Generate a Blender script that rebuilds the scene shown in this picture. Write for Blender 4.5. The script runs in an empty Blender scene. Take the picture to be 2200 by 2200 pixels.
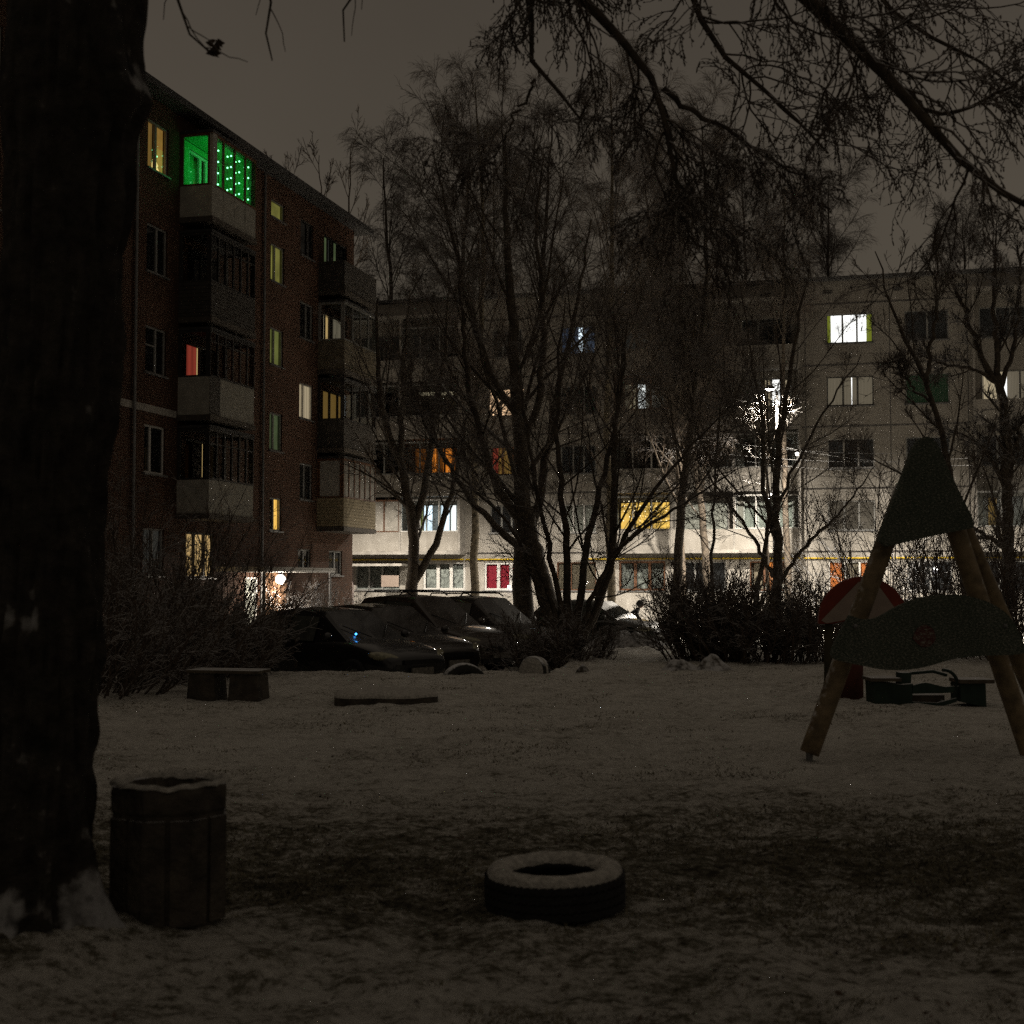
import bpy, math, random
import numpy as np
from mathutils import Vector, Matrix
R_ = math.radians
random.seed(7)
C = bpy.context.scene
COL = C.collection

# ------------------------------------------------------------------ camera, sky, exposure
EYE = 1.55
TILT = math.atan(145 / 3000)
cam_d = bpy.data.cameras.new('camera'); cam = bpy.data.objects.new('camera', cam_d); COL.objects.link(cam)
cam.location = (0, 0, EYE); cam.rotation_euler = (R_(90) + TILT, 0, 0)
cam_d.sensor_fit = 'HORIZONTAL'; cam_d.sensor_width = 36; cam_d.lens = 36 * 3000 / 2200
cam_d.clip_start = .1; cam_d.clip_end = 1000
cam_d.dof.use_dof = True; cam_d.dof.focus_distance = 40; cam_d.dof.aperture_fstop = 4.0
C.camera = cam

w = bpy.data.worlds.new('World'); C.world = w; w.use_nodes = True
wn, wl = w.node_tree.nodes, w.node_tree.links
bg = wn['Background']
tc = wn.new('ShaderNodeTexCoord'); sx = wn.new('ShaderNodeSeparateXYZ'); rp = wn.new('ShaderNodeValToRGB')
wl.new(tc.outputs['Generated'], sx.inputs[0]); wl.new(sx.outputs['Z'], rp.inputs[0]); 
cn_ = wn.new('ShaderNodeTexNoise'); cn_.inputs['Scale'].default_value = 2.2; cn_.inputs['Detail'].default_value = 5; wl.new(tc.outputs['Generated'], cn_.inputs['Vector'])
cm_ = wn.new('ShaderNodeMapRange'); cm_.inputs['From Min'].default_value = .3; cm_.inputs['From Max'].default_value = .7; cm_.inputs['To Min'].default_value = .86; cm_.inputs['To Max'].default_value = 1.12; wl.new(cn_.outputs['Fac'], cm_.inputs[0])
cv_ = wn.new('ShaderNodeVectorMath'); cv_.operation = 'SCALE'; wl.new(rp.outputs[0], cv_.inputs[0]); wl.new(cm_.outputs[0], cv_.inputs['Scale']); wl.new(cv_.outputs[0], bg.inputs[0])
cr = rp.color_ramp                                   # overcast night sky over a town: lighter and warmer low down
cr.elements[0].position = 0.0; cr.elements[0].color = (.092, .0765, .059, 1)
cr.elements[1].position = 1.0; cr.elements[1].color = (.138, .1145, .089, 1)
e_ = cr.elements.new(.2); e_.color = (.080, .0672, .0512, 1)
e_ = cr.elements.new(.40); e_.color = (.060, .0498, .039, 1)
bg.inputs[1].default_value = 1.0
C.view_settings.view_transform = 'Standard'; C.view_settings.look = 'None'
C.view_settings.exposure = 0; C.view_settings.gamma = 1; C.view_settings.use_curve_mapping = False
C.cycles.max_bounces = 5; C.cycles.diffuse_bounces = 2; C.cycles.glossy_bounces = 3; C.cycles.transparent_max_bounces = 12
C.cycles.sample_clamp_indirect = .2
C.cycles.use_denoising = False; C.cycles.use_adaptive_sampling = False

# pixel of the photograph -> point of the place at depth Y / on the ground
_c, _s = math.cos(TILT), math.sin(TILT)
def at(px, py, Y):
    a, b = px - 1100, 1100 - py
    rx, ry, rz = a, 3000 * _c - b * _s, 3000 * _s + b * _c
    t = Y / ry
    return Vector((rx * t, Y, EYE + rz * t))
def gx(px, Y): return (px - 1100) / 3000 * Y

# ------------------------------------------------------------------ materials
def mat(name, base, rough=.8, var=.25, scale=6, snow=0.0, snow_lo=.35, emit=None, estr=0.0, bump=0.0, bscale=30, spec=.3, metal=0.0, stripes=None, snow_scale=18):
    m = bpy.data.materials.new(name); m.use_nodes = True
    n, l = m.node_tree.nodes, m.node_tree.links
    p = n['Principled BSDF']
    p.inputs['Roughness'].default_value = rough; p.inputs['Metallic'].default_value = metal
    p.inputs['Specular IOR Level'].default_value = spec
    t = n.new('ShaderNodeTexCoord')
    ns = n.new('ShaderNodeTexNoise'); ns.inputs['Scale'].default_value = scale; ns.inputs['Detail'].default_value = 6
    l.new(t.outputs['Object'], ns.inputs['Vector'])
    r = n.new('ShaderNodeValToRGB'); l.new(ns.outputs['Fac'], r.inputs[0])
    r.color_ramp.elements[0].position = .3; r.color_ramp.elements[1].position = .7
    r.color_ramp.elements[0].color = tuple(c * (1 - var) for c in base) + (1,)
    r.color_ramp.elements[1].color = tuple(min(1, c * (1 + var)) for c in base) + (1,)
    out = r.outputs[0]
    if snow > 0:
        g = n.new('ShaderNodeNewGeometry'); s = n.new('ShaderNodeSeparateXYZ'); l.new(g.outputs['Normal'], s.inputs[0])
        n2 = n.new('ShaderNodeTexNoise'); n2.inputs['Scale'].default_value = snow_scale; n2.inputs['Detail'].default_value = 4
        l.new(t.outputs['Object'], n2.inputs['Vector'])
        ad = n.new('ShaderNodeMath'); ad.operation = 'MULTIPLY_ADD'; ad.inputs[1].default_value = 1.1; ad.inputs[2].default_value = -.55
        l.new(n2.outputs['Fac'], ad.inputs[0])
        ad2 = n.new('ShaderNodeMath'); ad2.operation = 'ADD'; l.new(ad.outputs[0], ad2.inputs[0]); l.new(s.outputs['Z'], ad2.inputs[1])
        mr = n.new('ShaderNodeMapRange'); mr.inputs['From Min'].default_value = snow_lo; mr.inputs['From Max'].default_value = snow_lo + .3
        mr.inputs['To Max'].default_value = snow; l.new(ad2.outputs[0], mr.inputs['Value'])
        mx = n.new('ShaderNodeMix'); mx.data_type = 'RGBA'; l.new(mr.outputs[0], mx.inputs[0]); l.new(out, mx.inputs[6])
        mx.inputs[7].default_value = (.72, .73, .75, 1)
        out = mx.outputs[2]
    l.new(out, p.inputs['Base Color'])
    if emit:
        m.cycles.emission_sampling = 'NONE'
        p.inputs['Emission Strength'].default_value = estr
        if stripes:  # fold shading painted into the glow as darker bands
            wv = n.new('ShaderNodeTexWave'); wv.wave_type = 'BANDS'; wv.bands_direction = 'X'
            wv.inputs['Scale'].default_value = stripes; wv.inputs['Distortion'].default_value = 1.2; wv.inputs['Detail'].default_value = 2
            mpp = n.new('ShaderNodeMapping'); mpp.inputs['Scale'].default_value = (1, 1, .12)
            l.new(t.outputs['Object'], mpp.inputs[0]); l.new(mpp.outputs[0], wv.inputs['Vector'])
            r2 = n.new('ShaderNodeValToRGB'); l.new(wv.outputs['Fac'], r2.inputs[0])
            r2.color_ramp.elements[0].color = tuple(c * .6 for c in emit) + (1,); r2.color_ramp.elements[1].color = tuple(emit) + (1,)
            l.new(r2.outputs[0], p.inputs['Emission Color'])
        else:
            r2 = n.new('ShaderNodeValToRGB'); n3 = n.new('ShaderNodeTexNoise'); n3.inputs['Scale'].default_value = 1.6
            l.new(t.outputs['Object'], n3.inputs['Vector']); l.new(n3.outputs['Fac'], r2.inputs[0])
            r2.color_ramp.elements[0].position = .3; r2.color_ramp.elements[1].position = .65
            r2.color_ramp.elements[0].color = tuple(c * .55 for c in emit) + (1,); r2.color_ramp.elements[1].color = tuple(emit) + (1,)
            l.new(r2.outputs[0], p.inputs['Emission Color'])
    if bump > 0:
        nb = n.new('ShaderNodeTexNoise'); nb.inputs['Scale'].default_value = bscale; nb.inputs['Detail'].default_value = 6
        l.new(t.outputs['Object'], nb.inputs['Vector'])
        b = n.new('ShaderNodeBump'); b.inputs['Strength'].default_value = bump; b.inputs['Distance'].default_value = .03
        l.new(nb.outputs['Fac'], b.inputs['Height']); l.new(b.outputs[0], p.inputs['Normal'])
    return m

def glass_mat(name, tint=(.9, .95, .95)):
    m = bpy.data.materials.new(name); m.use_nodes = True
    n, l = m.node_tree.nodes, m.node_tree.links
    o = n['Material Output']; n.remove(n['Principled BSDF'])
    tr = n.new('ShaderNodeBsdfTransparent'); tr.inputs[0].default_value = tint + (1,)
    gl = n.new('ShaderNodeBsdfGlossy'); gl.inputs['Roughness'].default_value = .03
    lw = n.new('ShaderNodeLayerWeight'); lw.inputs[0].default_value = .25
    mx = n.new('ShaderNodeMixShader')
    l.new(lw.outputs['Fresnel'], mx.inputs[0]); l.new(tr.outputs[0], mx.inputs[1]); l.new(gl.outputs[0], mx.inputs[2]); l.new(mx.outputs[0], o.inputs[0])
    return m

def ground_mat():
    m = bpy.data.materials.new('trodden_snow'); m.use_nodes = True
    n, l = m.node_tree.nodes, m.node_tree.links
    p = n['Principled BSDF']; p.inputs['Roughness'].default_value = .9; p.inputs['Specular IOR Level'].default_value = .1
    t = n.new('ShaderNodeTexCoord')
    def noise(scale, det, mapping=None, rgh=.6):
        q = n.new('ShaderNodeTexNoise'); q.inputs['Scale'].default_value = scale; q.inputs['Detail'].default_value = det; q.inputs['Roughness'].default_value = rgh
        if mapping:
            mp = n.new('ShaderNodeMapping'); mp.inputs['Scale'].default_value = mapping; l.new(t.outputs['Object'], mp.inputs[0]); l.new(mp.outputs[0], q.inputs['Vector'])
        else: l.new(t.outputs['Object'], q.inputs['Vector'])
        return q.outputs['Fac']
    def mth(op, a, b):
        q = n.new('ShaderNodeMath'); q.operation = op
        for i, v in enumerate((a, b)):
            if isinstance(v, (int, float)): q.inputs[i].default_value = v
            else: l.new(v, q.inputs[i])
        return q.outputs[0]
    big = noise(.55, 3, (1, 1.0, 1)); mid = noise(3.2, 5, (1, 1.5, 1)); fine = noise(17, 8, (1, 1.2, 1), .75); vf = noise(70, 5, None, .7)
    # worn strip where the lawn shows through, a few metres in front of the camera
    sp = n.new('ShaderNodeSeparateXYZ'); l.new(t.outputs['Object'], sp.inputs[0])
    strip = mth('ABSOLUTE', mth('SUBTRACT', mth('ADD', sp.outputs['Y'], mth('MULTIPLY', big, 2.0)), 8.6), 0)
    mr = n.new('ShaderNodeMapRange'); mr.inputs['From Min'].default_value = .2; mr.inputs['From Max'].default_value = 3.6
    mr.inputs['To Min'].default_value = 1; mr.inputs['To Max'].default_value = 0; l.new(strip, mr.inputs[0])
    s = mth('ADD', mth('MULTIPLY', mid, .50), mth('MULTIPLY', fine, .92))
    s = mth('ADD', s, mth('MULTIPLY', big, .35))
    s = mth('ADD', s, mth('MULTIPLY', vf, .25))
    s = mth('ADD', s, mth('MULTIPLY', mr.outputs[0], .215))
    r = n.new('ShaderNodeValToRGB'); l.new(mth('SUBTRACT', s, .50), r.inputs[0])
    e = r.color_ramp.elements
    e[0].position = .42; e[0].color = (.78, .76, .70, 1)
    e[1].position = .82; e[1].color = (.05, .044, .030, 1)
    q = e.new(.59); q.color = (.56, .54, .49, 1)
    q = e.new(.69); q.color = (.20, .185, .14, 1)
    l.new(r.outputs[0], p.inputs['Base Color'])
    b = n.new('ShaderNodeBump'); b.inputs['Strength'].default_value = 1.0; b.inputs['Distance'].default_value = .07
    l.new(mth('ADD', mth('MULTIPLY', fine, .8), mth('ADD', mid, mth('MULTIPLY', vf, .3))), b.inputs['Height']); l.new(b.outputs[0], p.inputs['Normal'])
    return m

def plaster_mat(name, under, pic=False):
    """board with wet snow driven onto it in small ragged flakes"""
    m = bpy.data.materials.new(name); m.use_nodes = True
    n, l = m.node_tree.nodes, m.node_tree.links
    p = n['Principled BSDF']; p.inputs['Roughness'].default_value = .85; p.inputs['Specular IOR Level'].default_value = .15
    t = n.new('ShaderNodeTexCoord'); mp = n.new('ShaderNodeMapping'); mp.inputs['Rotation'].default_value = (0, .45, 0); mp.inputs['Scale'].default_value = (1, 1, 1.9)
    l.new(t.outputs['Object'], mp.inputs[0])
    a = n.new('ShaderNodeTexNoise'); a.inputs['Scale'].default_value = 50; a.inputs['Detail'].default_value = 7; a.inputs['Roughness'].default_value = .68; l.new(mp.outputs[0], a.inputs['Vector'])
    b = n.new('ShaderNodeTexNoise'); b.inputs['Scale'].default_value = 3.5; b.inputs['Detail'].default_value = 4; l.new(t.outputs['Object'], b.inputs['Vector'])
    ad = n.new('ShaderNodeMath'); ad.operation = 'MULTIPLY_ADD'; ad.inputs[1].default_value = .12; l.new(b.outputs['Fac'], ad.inputs[0]); l.new(a.outputs['Fac'], ad.inputs[2])
    r = n.new('ShaderNodeValToRGB'); l.new(ad.outputs[0], r.inputs[0]); e = r.color_ramp.elements
    e[0].position = .44; e[0].color = under + (1,); e[1].position = .70; e[1].color = (.42, .42, .35, 1)
    q = e.new(.57); q.color = tuple(.9 * u + .045 for u in under) + (1,)
    l.new(r.outputs[0], p.inputs['Base Color'])
    bm = n.new('ShaderNodeBump'); bm.inputs['Strength'].default_value = 1; bm.inputs['Distance'].default_value = .04; l.new(a.outputs['Fac'], bm.inputs['Height']); l.new(bm.outputs[0], p.inputs['Normal'])
    return m

def brick_mat():
    m = bpy.data.materials.new('red_brick'); m.use_nodes = True
    n, l = m.node_tree.nodes, m.node_tree.links
    p = n['Principled BSDF']; p.inputs['Roughness'].default_value = .9; p.inputs['Specular IOR Level'].default_value = .1
    t = n.new('ShaderNodeTexCoord'); s = n.new('ShaderNodeSeparateXYZ'); c = n.new('ShaderNodeCombineXYZ')
    l.new(t.outputs['Object'], s.inputs[0])
    ad = n.new('ShaderNodeMath'); ad.operation = 'ADD'; l.new(s.outputs['X'], ad.inputs[0]); l.new(s.outputs['Y'], ad.inputs[1])
    l.new(ad.outputs[0], c.inputs[0]); l.new(s.outputs['Z'], c.inputs[1])
    b = n.new('ShaderNodeTexBrick'); b.inputs['Scale'].default_value = 1; b.inputs['Brick Width'].default_value = .26; b.inputs['Row Height'].default_value = .077
    b.inputs['Mortar Size'].default_value = .011
    b.inputs['Color1'].default_value = (.066, .032, .021, 1); b.inputs['Color2'].default_value = (.045, .023, .015, 1); b.inputs['Mortar'].default_value = (.075, .055, .042, 1)
    l.new(c.outputs[0], b.inputs['Vector'])
    nz = n.new('ShaderNodeTexNoise'); nz.inputs['Scale'].default_value = .7; nz.inputs['Detail'].default_value = 8; l.new(t.outputs['Object'], nz.inputs['Vector'])
    mr = n.new('ShaderNodeMapRange'); mr.inputs['From Min'].default_value = .3; mr.inputs['From Max'].default_value = .7; mr.inputs['To Min'].default_value = .65; mr.inputs['To Max'].default_value = 1.2
    l.new(nz.outputs['Fac'], mr.inputs[0])
    mx = n.new('ShaderNodeVectorMath'); mx.operation = 'SCALE'; l.new(b.outputs['Color'], mx.inputs[0]); l.new(mr.outputs[0], mx.inputs['Scale'])
    l.new(mx.outputs[0], p.inputs['Base Color'])
    return m

def panel_mat():
    m = bpy.data.materials.new('weathered_concrete'); m.use_nodes = True
    n, l = m.node_tree.nodes, m.node_tree.links
    p = n['Principled BSDF']; p.inputs['Roughness'].default_value = .9; p.inputs['Specular IOR Level'].default_value = .15
    t = n.new('ShaderNodeTexCoord')
    def nz(sc, mp):
        q = n.new('ShaderNodeTexNoise'); q.inputs['Scale'].default_value = sc; q.inputs['Detail'].default_value = 8; q.inputs['Roughness'].default_value = .65
        k = n.new('ShaderNodeMapping'); k.inputs['Scale'].default_value = mp; l.new(t.outputs['Object'], k.inputs[0]); l.new(k.outputs[0], q.inputs['Vector']); return q.outputs['Fac']
    a = nz(1.0, (1, 1, 1)); b = nz(2.2, (1, 1, .14))
    ad = n.new('ShaderNodeMath'); ad.operation = 'ADD'; l.new(a, ad.inputs[0]); l.new(b, ad.inputs[1])
    r = n.new('ShaderNodeValToRGB'); hf = n.new('ShaderNodeMath'); hf.operation = 'MULTIPLY'; hf.inputs[1].default_value = .5
    l.new(ad.outputs[0], hf.inputs[0]); l.new(hf.outputs[0], r.inputs[0])
    r.color_ramp.elements[0].position = .33; r.color_ramp.elements[0].color = (.24, .22, .19, 1)
    r.color_ramp.elements[1].position = .66; r.color_ramp.elements[1].color = (.46, .435, .395, 1)
    l.new(r.outputs[0], p.inputs['Base Color'])
    f = nz(45, (1, 1, 1)); bm = n.new('ShaderNodeBump'); bm.inputs['Strength'].default_value = .5; bm.inputs['Distance'].default_value = .02
    l.new(f, bm.inputs['Height']); l.new(bm.outputs[0], p.inputs['Normal'])
    return m

M = {}
M['ground'] = ground_mat(); M['brick'] = brick_mat(); M['panel'] = panel_mat(); M['glass'] = glass_mat('clear_glass')
M['seam'] = mat('tarred_seam', (.035, .032, .03), scale=3)
M['dark_pane'] = mat('dark_pane', (.012, .013, .014), rough=.06, var=.2, spec=.5)
M['dim_pane'] = mat('curtained_pane', (.09, .085, .075), rough=.15, var=.4, scale=3, spec=.5)
M['white_frame'] = mat('white_paint', (.62, .61, .58), rough=.5, var=.1)
M['grey_frame'] = mat('grey_paint', (.24, .24, .23), rough=.6, var=.15)
M['dark_frame'] = mat('dark_paint', (.03, .028, .026), rough=.6)
M['brown_frame'] = mat('brown_wood', (.10, .045, .022), rough=.6)
M['concrete'] = mat('pale_concrete', (.34, .32, .29), var=.3, scale=3, bump=.4)
M['parapet_lt'] = mat('pale_cladding', (.33, .32, .28), var=.18, scale=4, rough=.7)
M['parapet_dk'] = mat('dark_cladding', (.05, .045, .04), var=.3, scale=4)
M['parapet_br'] = mat('brown_cladding', (.14, .12, .085), var=.3, scale=4)
M['slats'] = mat('tan_slats', (.30, .25, .16), var=.25, scale=9)
M['roof'] = mat('dark_sheet_roof', (.035, .034, .034), var=.3, scale=3)
M['soffit'] = mat('soffit_boards', (.07, .06, .05), var=.3, scale=5)
M['yellow'] = mat('yellow_pipe_paint', (.62, .42, .02), rough=.5, var=.15)
M['metal'] = mat('galvanised_steel', (.20, .20, .20), rough=.5, metal=.5)
M['bark'] = mat('dark_bark', (.072, .058, .044), var=.5, scale=9, snow=.45, snow_lo=.5, bump=.6, bscale=25)
M['twig'] = mat('twig_bark', (.088, .068, .052), var=.4, scale=9, snow=.40, snow_lo=.5)
M['twig_snowy'] = mat('snowy_twig_bark', (.060, .048, .038), var=.4, scale=9, snow=.8, snow_lo=.3)
M['twig_near_lamp'] = mat('lamp_dimmed_twig_bark', (.026, .021, .016), var=.5, scale=9, snow=.10, snow_lo=.5)  # twig bark darkened in colour to hold down the glare beside the lamp
M['birch'] = mat('birch_bark', (.16, .135, .095), var=.75, scale=7, bump=.4)
M['shrub'] = mat('shrub_bark', (.095, .071, .053), var=.4, scale=9, snow=.5, snow_lo=.4)
M['rubber'] = mat('tyre_rubber', (.018, .018, .019), rough=.75, var=.3, scale=12, bump=.4, bscale=60)
M['rubber_snow'] = mat('snowy_tyre_rubber', (.030, .030, .027), rough=.8, var=.3, scale=12, snow=.85, snow_lo=.45)
M['snow'] = mat('settled_snow', (.42, .405, .37), rough=.9, var=.30, scale=26, bump=.8, bscale=55)
M['cement'] = mat('rough_cement', (.062, .053, .042), var=.5, scale=7, bump=.8, bscale=25, snow=.6, snow_lo=.62)
M['bench_wood'] = mat('bench_boards', (.09, .075, .055), var=.3, scale=9, snow=.6, snow_lo=.55)
M['log'] = mat('amber_stained_log', (.185, .138, .080), var=.45, scale=9, snow=.55, snow_lo=.28, bump=.3, rough=.6)
M['gusset'] = plaster_mat('snow_plastered_green_board', (.075, .100, .074))
M['gusset_pic'] = plaster_mat('faded_red_emblem', (.15, .05, .042))
M['toy_green'] = mat('dark_green_board', (.022, .040, .030), var=.3, scale=7, snow=.75, snow_lo=.6)
M['mush_red'] = mat('red_paint', (.17, .026, .013), var=.2, scale=6, rough=.55)
M['mush_white'] = mat('off_white_paint', (.27, .215, .18), var=.1, scale=6, rough=.6)
M['mush_stem'] = mat('dull_red_paint', (.10, .032, .022), var=.3, scale=5)
M['olive'] = mat('olive_paint', (.055, .048, .026), var=.3, scale=5)
M['leaf'] = mat('dead_leaves', (.055, .036, .022), var=.5, scale=20)
M['grass'] = mat('frosted_grass', (.13, .115, .075), var=.5, scale=3)
M['cloth'] = mat('dark_jacket', (.018, .016, .017), var=.3, rough=.8)
M['skin'] = mat('skin', (.30, .17, .12), var=.1, rough=.6)
M['debris'] = mat('grey_tarpaulin', (.09, .08, .065), var=.6, scale=9, snow=.6, snow_lo=.45, snow_scale=14, bump=1, bscale=18)
M['lamp_body'] = mat('lamp_housing', (.07, .07, .07), rough=.5)
def em(name, col, s, stripes=None, base=(.1, .09, .08)):
    if name not in M: M[name] = mat(name, base, emit=col, estr=s, stripes=stripes, var=.1)
    return M[name]
em('amber_mid', (.95, .50, .10), .38)
em('warm_curtain', (.80, .50, .20), .85, 4); em('cream_curtain', (.85, .66, .42), .55, 5); em('cream_dim', (.65, .52, .36), .22, 5)
em('amber_room', (1.0, .56, .11), 1.35); em('amber_dim', (.55, .30, .07), .30, 3); em('orange_room', (.95, .26, .03), .9, 2)
em('orange_dim', (.60, .18, .03), .16, 2); em('white_room', (1, .95, .92), 1.9); em('cool_room', (.80, .90, 1.0), 2.0); em('blue_dim', (.16, .24, .42), .16)
em('red_curtain_lit', (.75, .10, .06), .36, 3); em('olive_stair', (.46, .42, .09), .40); em('lime_stair', (.36, .38, .10), .36); em('green_stair', (.19, .25, .11), .34)
em('green_curtain', (.06, .30, .10), .028, 3); em('lime_curtain', (.45, .50, .03), .38, 6); em('peach_room', (1, .62, .36), 1.6); em('grey_room', (.30, .29, .26), .07, 4)
em('bulb_white', (1, .97, .9), 14); em('bulb_green', (.25, 1, .45), 5); em('bulb_warm', (1, .80, .50), 3.0); em('alarm_blue', (.05, .35, 1), 6)
em('lamp_glow', (1, .92, .84), 30)
M['crimson'] = mat('crimson_blind', (.30, .012, .03), var=.15, rough=.6)
M['lace'] = mat('lace_curtain', (.30, .30, .28), var=.6, scale=9)
M['tan_curtain'] = mat('tan_curtain', (.19, .15, .11), var=.3, scale=5)
M['pale_curtain'] = mat('pale_curtain', (.42, .40, .36), var=.2, scale=5)
M['orange_blind'] = mat('orange_blind', (.50, .15, .04), var=.2, emit=(.5, .12, .02), estr=.10)
M['green_room'] = mat('green_glow_tinted_boards', (.11, .42, .16), var=.15)  # green glow of the string lights put into the colour of walls and curtains
M['pink_wall'] = mat('rosy_render', (.48, .40, .38), var=.15, scale=2)

# ------------------------------------------------------------------ helpers
def tag(o, label=None, cat=None, group=None, kind=None):
    if label: o['label'] = label
    if cat: o['category'] = cat
    if group: o['group'] = group
    if kind: o['kind'] = kind
    return o
def empty(name, loc=(0, 0, 0), rz=0, label=None, cat=None, group=None):
    o = bpy.data.objects.new(name, None); COL.objects.link(o); o.location = loc; o.rotation_euler = (0, 0, rz)
    o.empty_display_size = .2
    return tag(o, label, cat, group)
def link(name, me, m, parent=None, smooth=False):
    for k in (m if isinstance(m, (list, tuple)) else [m]): me.materials.append(k)
    o = bpy.data.objects.new(name, me); COL.objects.link(o)
    if parent is not None: o.parent = parent
    if smooth: me.polygons.foreach_set('use_smooth', np.ones(len(me.polygons), bool))
    return o
def copy_tree(o, parent=None):
    c = o.copy(); COL.objects.link(c)
    if parent is not None: c.parent = parent
    for ch in o.children: copy_tree(ch, c)
    return c

class MB:
    def __init__(s): s.v = []; s.f = []; s.mi = []
    def add(s, vs, fs, mi=0):
        b = len(s.v); s.v += [tuple(x) for x in vs]; s.f += [tuple(b + i for i in f) for f in fs]; s.mi += [mi] * len(fs); return s
    def box(s, x0, x1, y0, y1, z0, z1, mi=0):
        return s.add([(x0, y0, z0), (x1, y0, z0), (x1, y1, z0), (x0, y1, z0), (x0, y0, z1), (x1, y0, z1), (x1, y1, z1), (x0, y1, z1)],
                     [(0, 3, 2, 1), (4, 5, 6, 7), (0, 1, 5, 4), (1, 2, 6, 5), (2, 3, 7, 6), (3, 0, 4, 7)], mi)
    def tube(s, pts, rad, k=8, mi=0, cap=True):
        pts = [Vector(p) for p in pts]; n = len(pts)
        rad = rad if isinstance(rad, (list, tuple)) else [rad] * n
        t0 = (pts[1] - pts[0]).normalized(); ref = Vector((0, 0, 1)) if abs(t0.z) < .9 else Vector((1, 0, 0))
        vs = []
        for i, p in enumerate(pts):
            t = (pts[min(i + 1, n - 1)] - pts[max(i - 1, 0)]).normalized()
            a = t.cross(ref).normalized(); b = t.cross(a)
            for j in range(k):
                q = 2 * math.pi * j / k; vs.append(p + (a * math.cos(q) + b * math.sin(q)) * rad[i])
        fs = [(i * k + j, i * k + (j + 1) % k, (i + 1) * k + (j + 1) % k, (i + 1) * k + j) for i in range(n - 1) for j in range(k)]
        if cap: fs += [tuple(range(k - 1, -1, -1)), tuple((n - 1) * k + j for j in range(k))]
        return s.add(vs, fs, mi)
    def lathe(s, prof, k=32, c=(0, 0, 0), mi=0, closed=False, jit=0):
        vs = []
        for r, z in prof:
            for j in range(k):
                q = 2 * math.pi * j / k; d = 1 + (random.uniform(-jit, jit) if jit else 0)
                vs.append((c[0] + r * d * math.cos(q), c[1] + r * d * math.sin(q), c[2] + z))
        n = len(prof); m = n if closed else n - 1
        fs = [(i * k + j, i * k + (j + 1) % k, ((i + 1) % n) * k + (j + 1) % k, ((i + 1) % n) * k + j) for i in range(m) for j in range(k)]
        return s.add(vs, fs, mi)
    def prism(s, poly, y0, y1, mi=0):           # outline in x-z, thickness along y
        n = len(poly)
        vs = [(x, y0, z) for x, z in poly] + [(x, y1, z) for x, z in poly]
        fs = [tuple(range(n)), tuple(range(2 * n - 1, n - 1, -1))] + [(i + n, (i + 1) % n + n, (i + 1) % n, i) for i in range(n)]
        return s.add(vs, fs, mi)
    def ball(s, c, r, k=10, m=7, sc=(1, 1, 1), mi=0):
        vs = [(c[0], c[1], c[2] - r * sc[2])]
        for i in range(1, m):
            a = math.pi * i / m - math.pi / 2
            for j in range(k):
                q = 2 * math.pi * j / k
                vs.append((c[0] + r * sc[0] * math.cos(a) * math.cos(q), c[1] + r * sc[1] * math.cos(a) * math.sin(q), c[2] + r * sc[2] * math.sin(a)))
        vs.append((c[0], c[1], c[2] + r * sc[2])); L = len(vs) - 1
        fs = [(0, 1 + (j + 1) % k, 1 + j) for j in range(k)]
        fs += [(1 + i * k + j, 1 + i * k + (j + 1) % k, 1 + (i + 1) * k + (j + 1) % k, 1 + (i + 1) * k + j) for i in range(m - 2) for j in range(k)]
        fs += [(1 + (m - 2) * k + j, 1 + (m - 2) * k + (j + 1) % k, L) for j in range(k)]
        return s.add(vs, fs, mi)
    def build(s, name, m, parent=None, smooth=False, bevel=0):
        me = bpy.data.meshes.new(name); me.from_pydata(s.v, [], s.f); me.update()
        o = link(name, me, m, parent, smooth)
        if any(s.mi): me.polygons.foreach_set('material_index', s.mi)
        if bevel:
            b = o.modifiers.new('bevel', 'BEVEL'); b.width = bevel; b.segments = 2; b.limit_method = 'ANGLE'
        return o

def np_mesh(name, V, F, mats, parent=None, smooth=True, mi=None):
    me = bpy.data.meshes.new(name)
    V = np.ascontiguousarray(V, dtype=np.float32); F = np.ascontiguousarray(F, dtype=np.int32)
    me.vertices.add(len(V)); me.vertices.foreach_set('co', V.ravel())
    me.loops.add(F.size); me.loops.foreach_set('vertex_index', F.ravel())
    me.polygons.add(len(F)); me.polygons.foreach_set('loop_start', np.arange(len(F), dtype=np.int32) * F.shape[1])
    me.polygons.foreach_set('loop_total', np.full(len(F), F.shape[1], dtype=np.int32))
    if mi is not None: me.polygons.foreach_set('material_index', np.asarray(mi, dtype=np.int32))
    me.update(calc_edges=True)
    return link(name, me, mats, parent, smooth)

# value noise on numpy arrays
def vnoise(x, y, seed=0):
    xi, yi = np.floor(x).astype(np.int64), np.floor(y).astype(np.int64); fx, fy = x - xi, y - yi
    fx, fy = fx * fx * (3 - 2 * fx), fy * fy * (3 - 2 * fy)
    def h(a, b):
        q = (a * 374761393 + b * 668265263 + seed * 974711) & 0x7fffffff
        q = ((q ^ (q >> 13)) * 1274126177) & 0x7fffffff
        return ((q ^ (q >> 16)) & 0xffff) / 65535.0
    return (h(xi, yi) * (1 - fx) + h(xi + 1, yi) * fx) * (1 - fy) + (h(xi, yi + 1) * (1 - fx) + h(xi + 1, yi + 1) * fx) * fy

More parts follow.
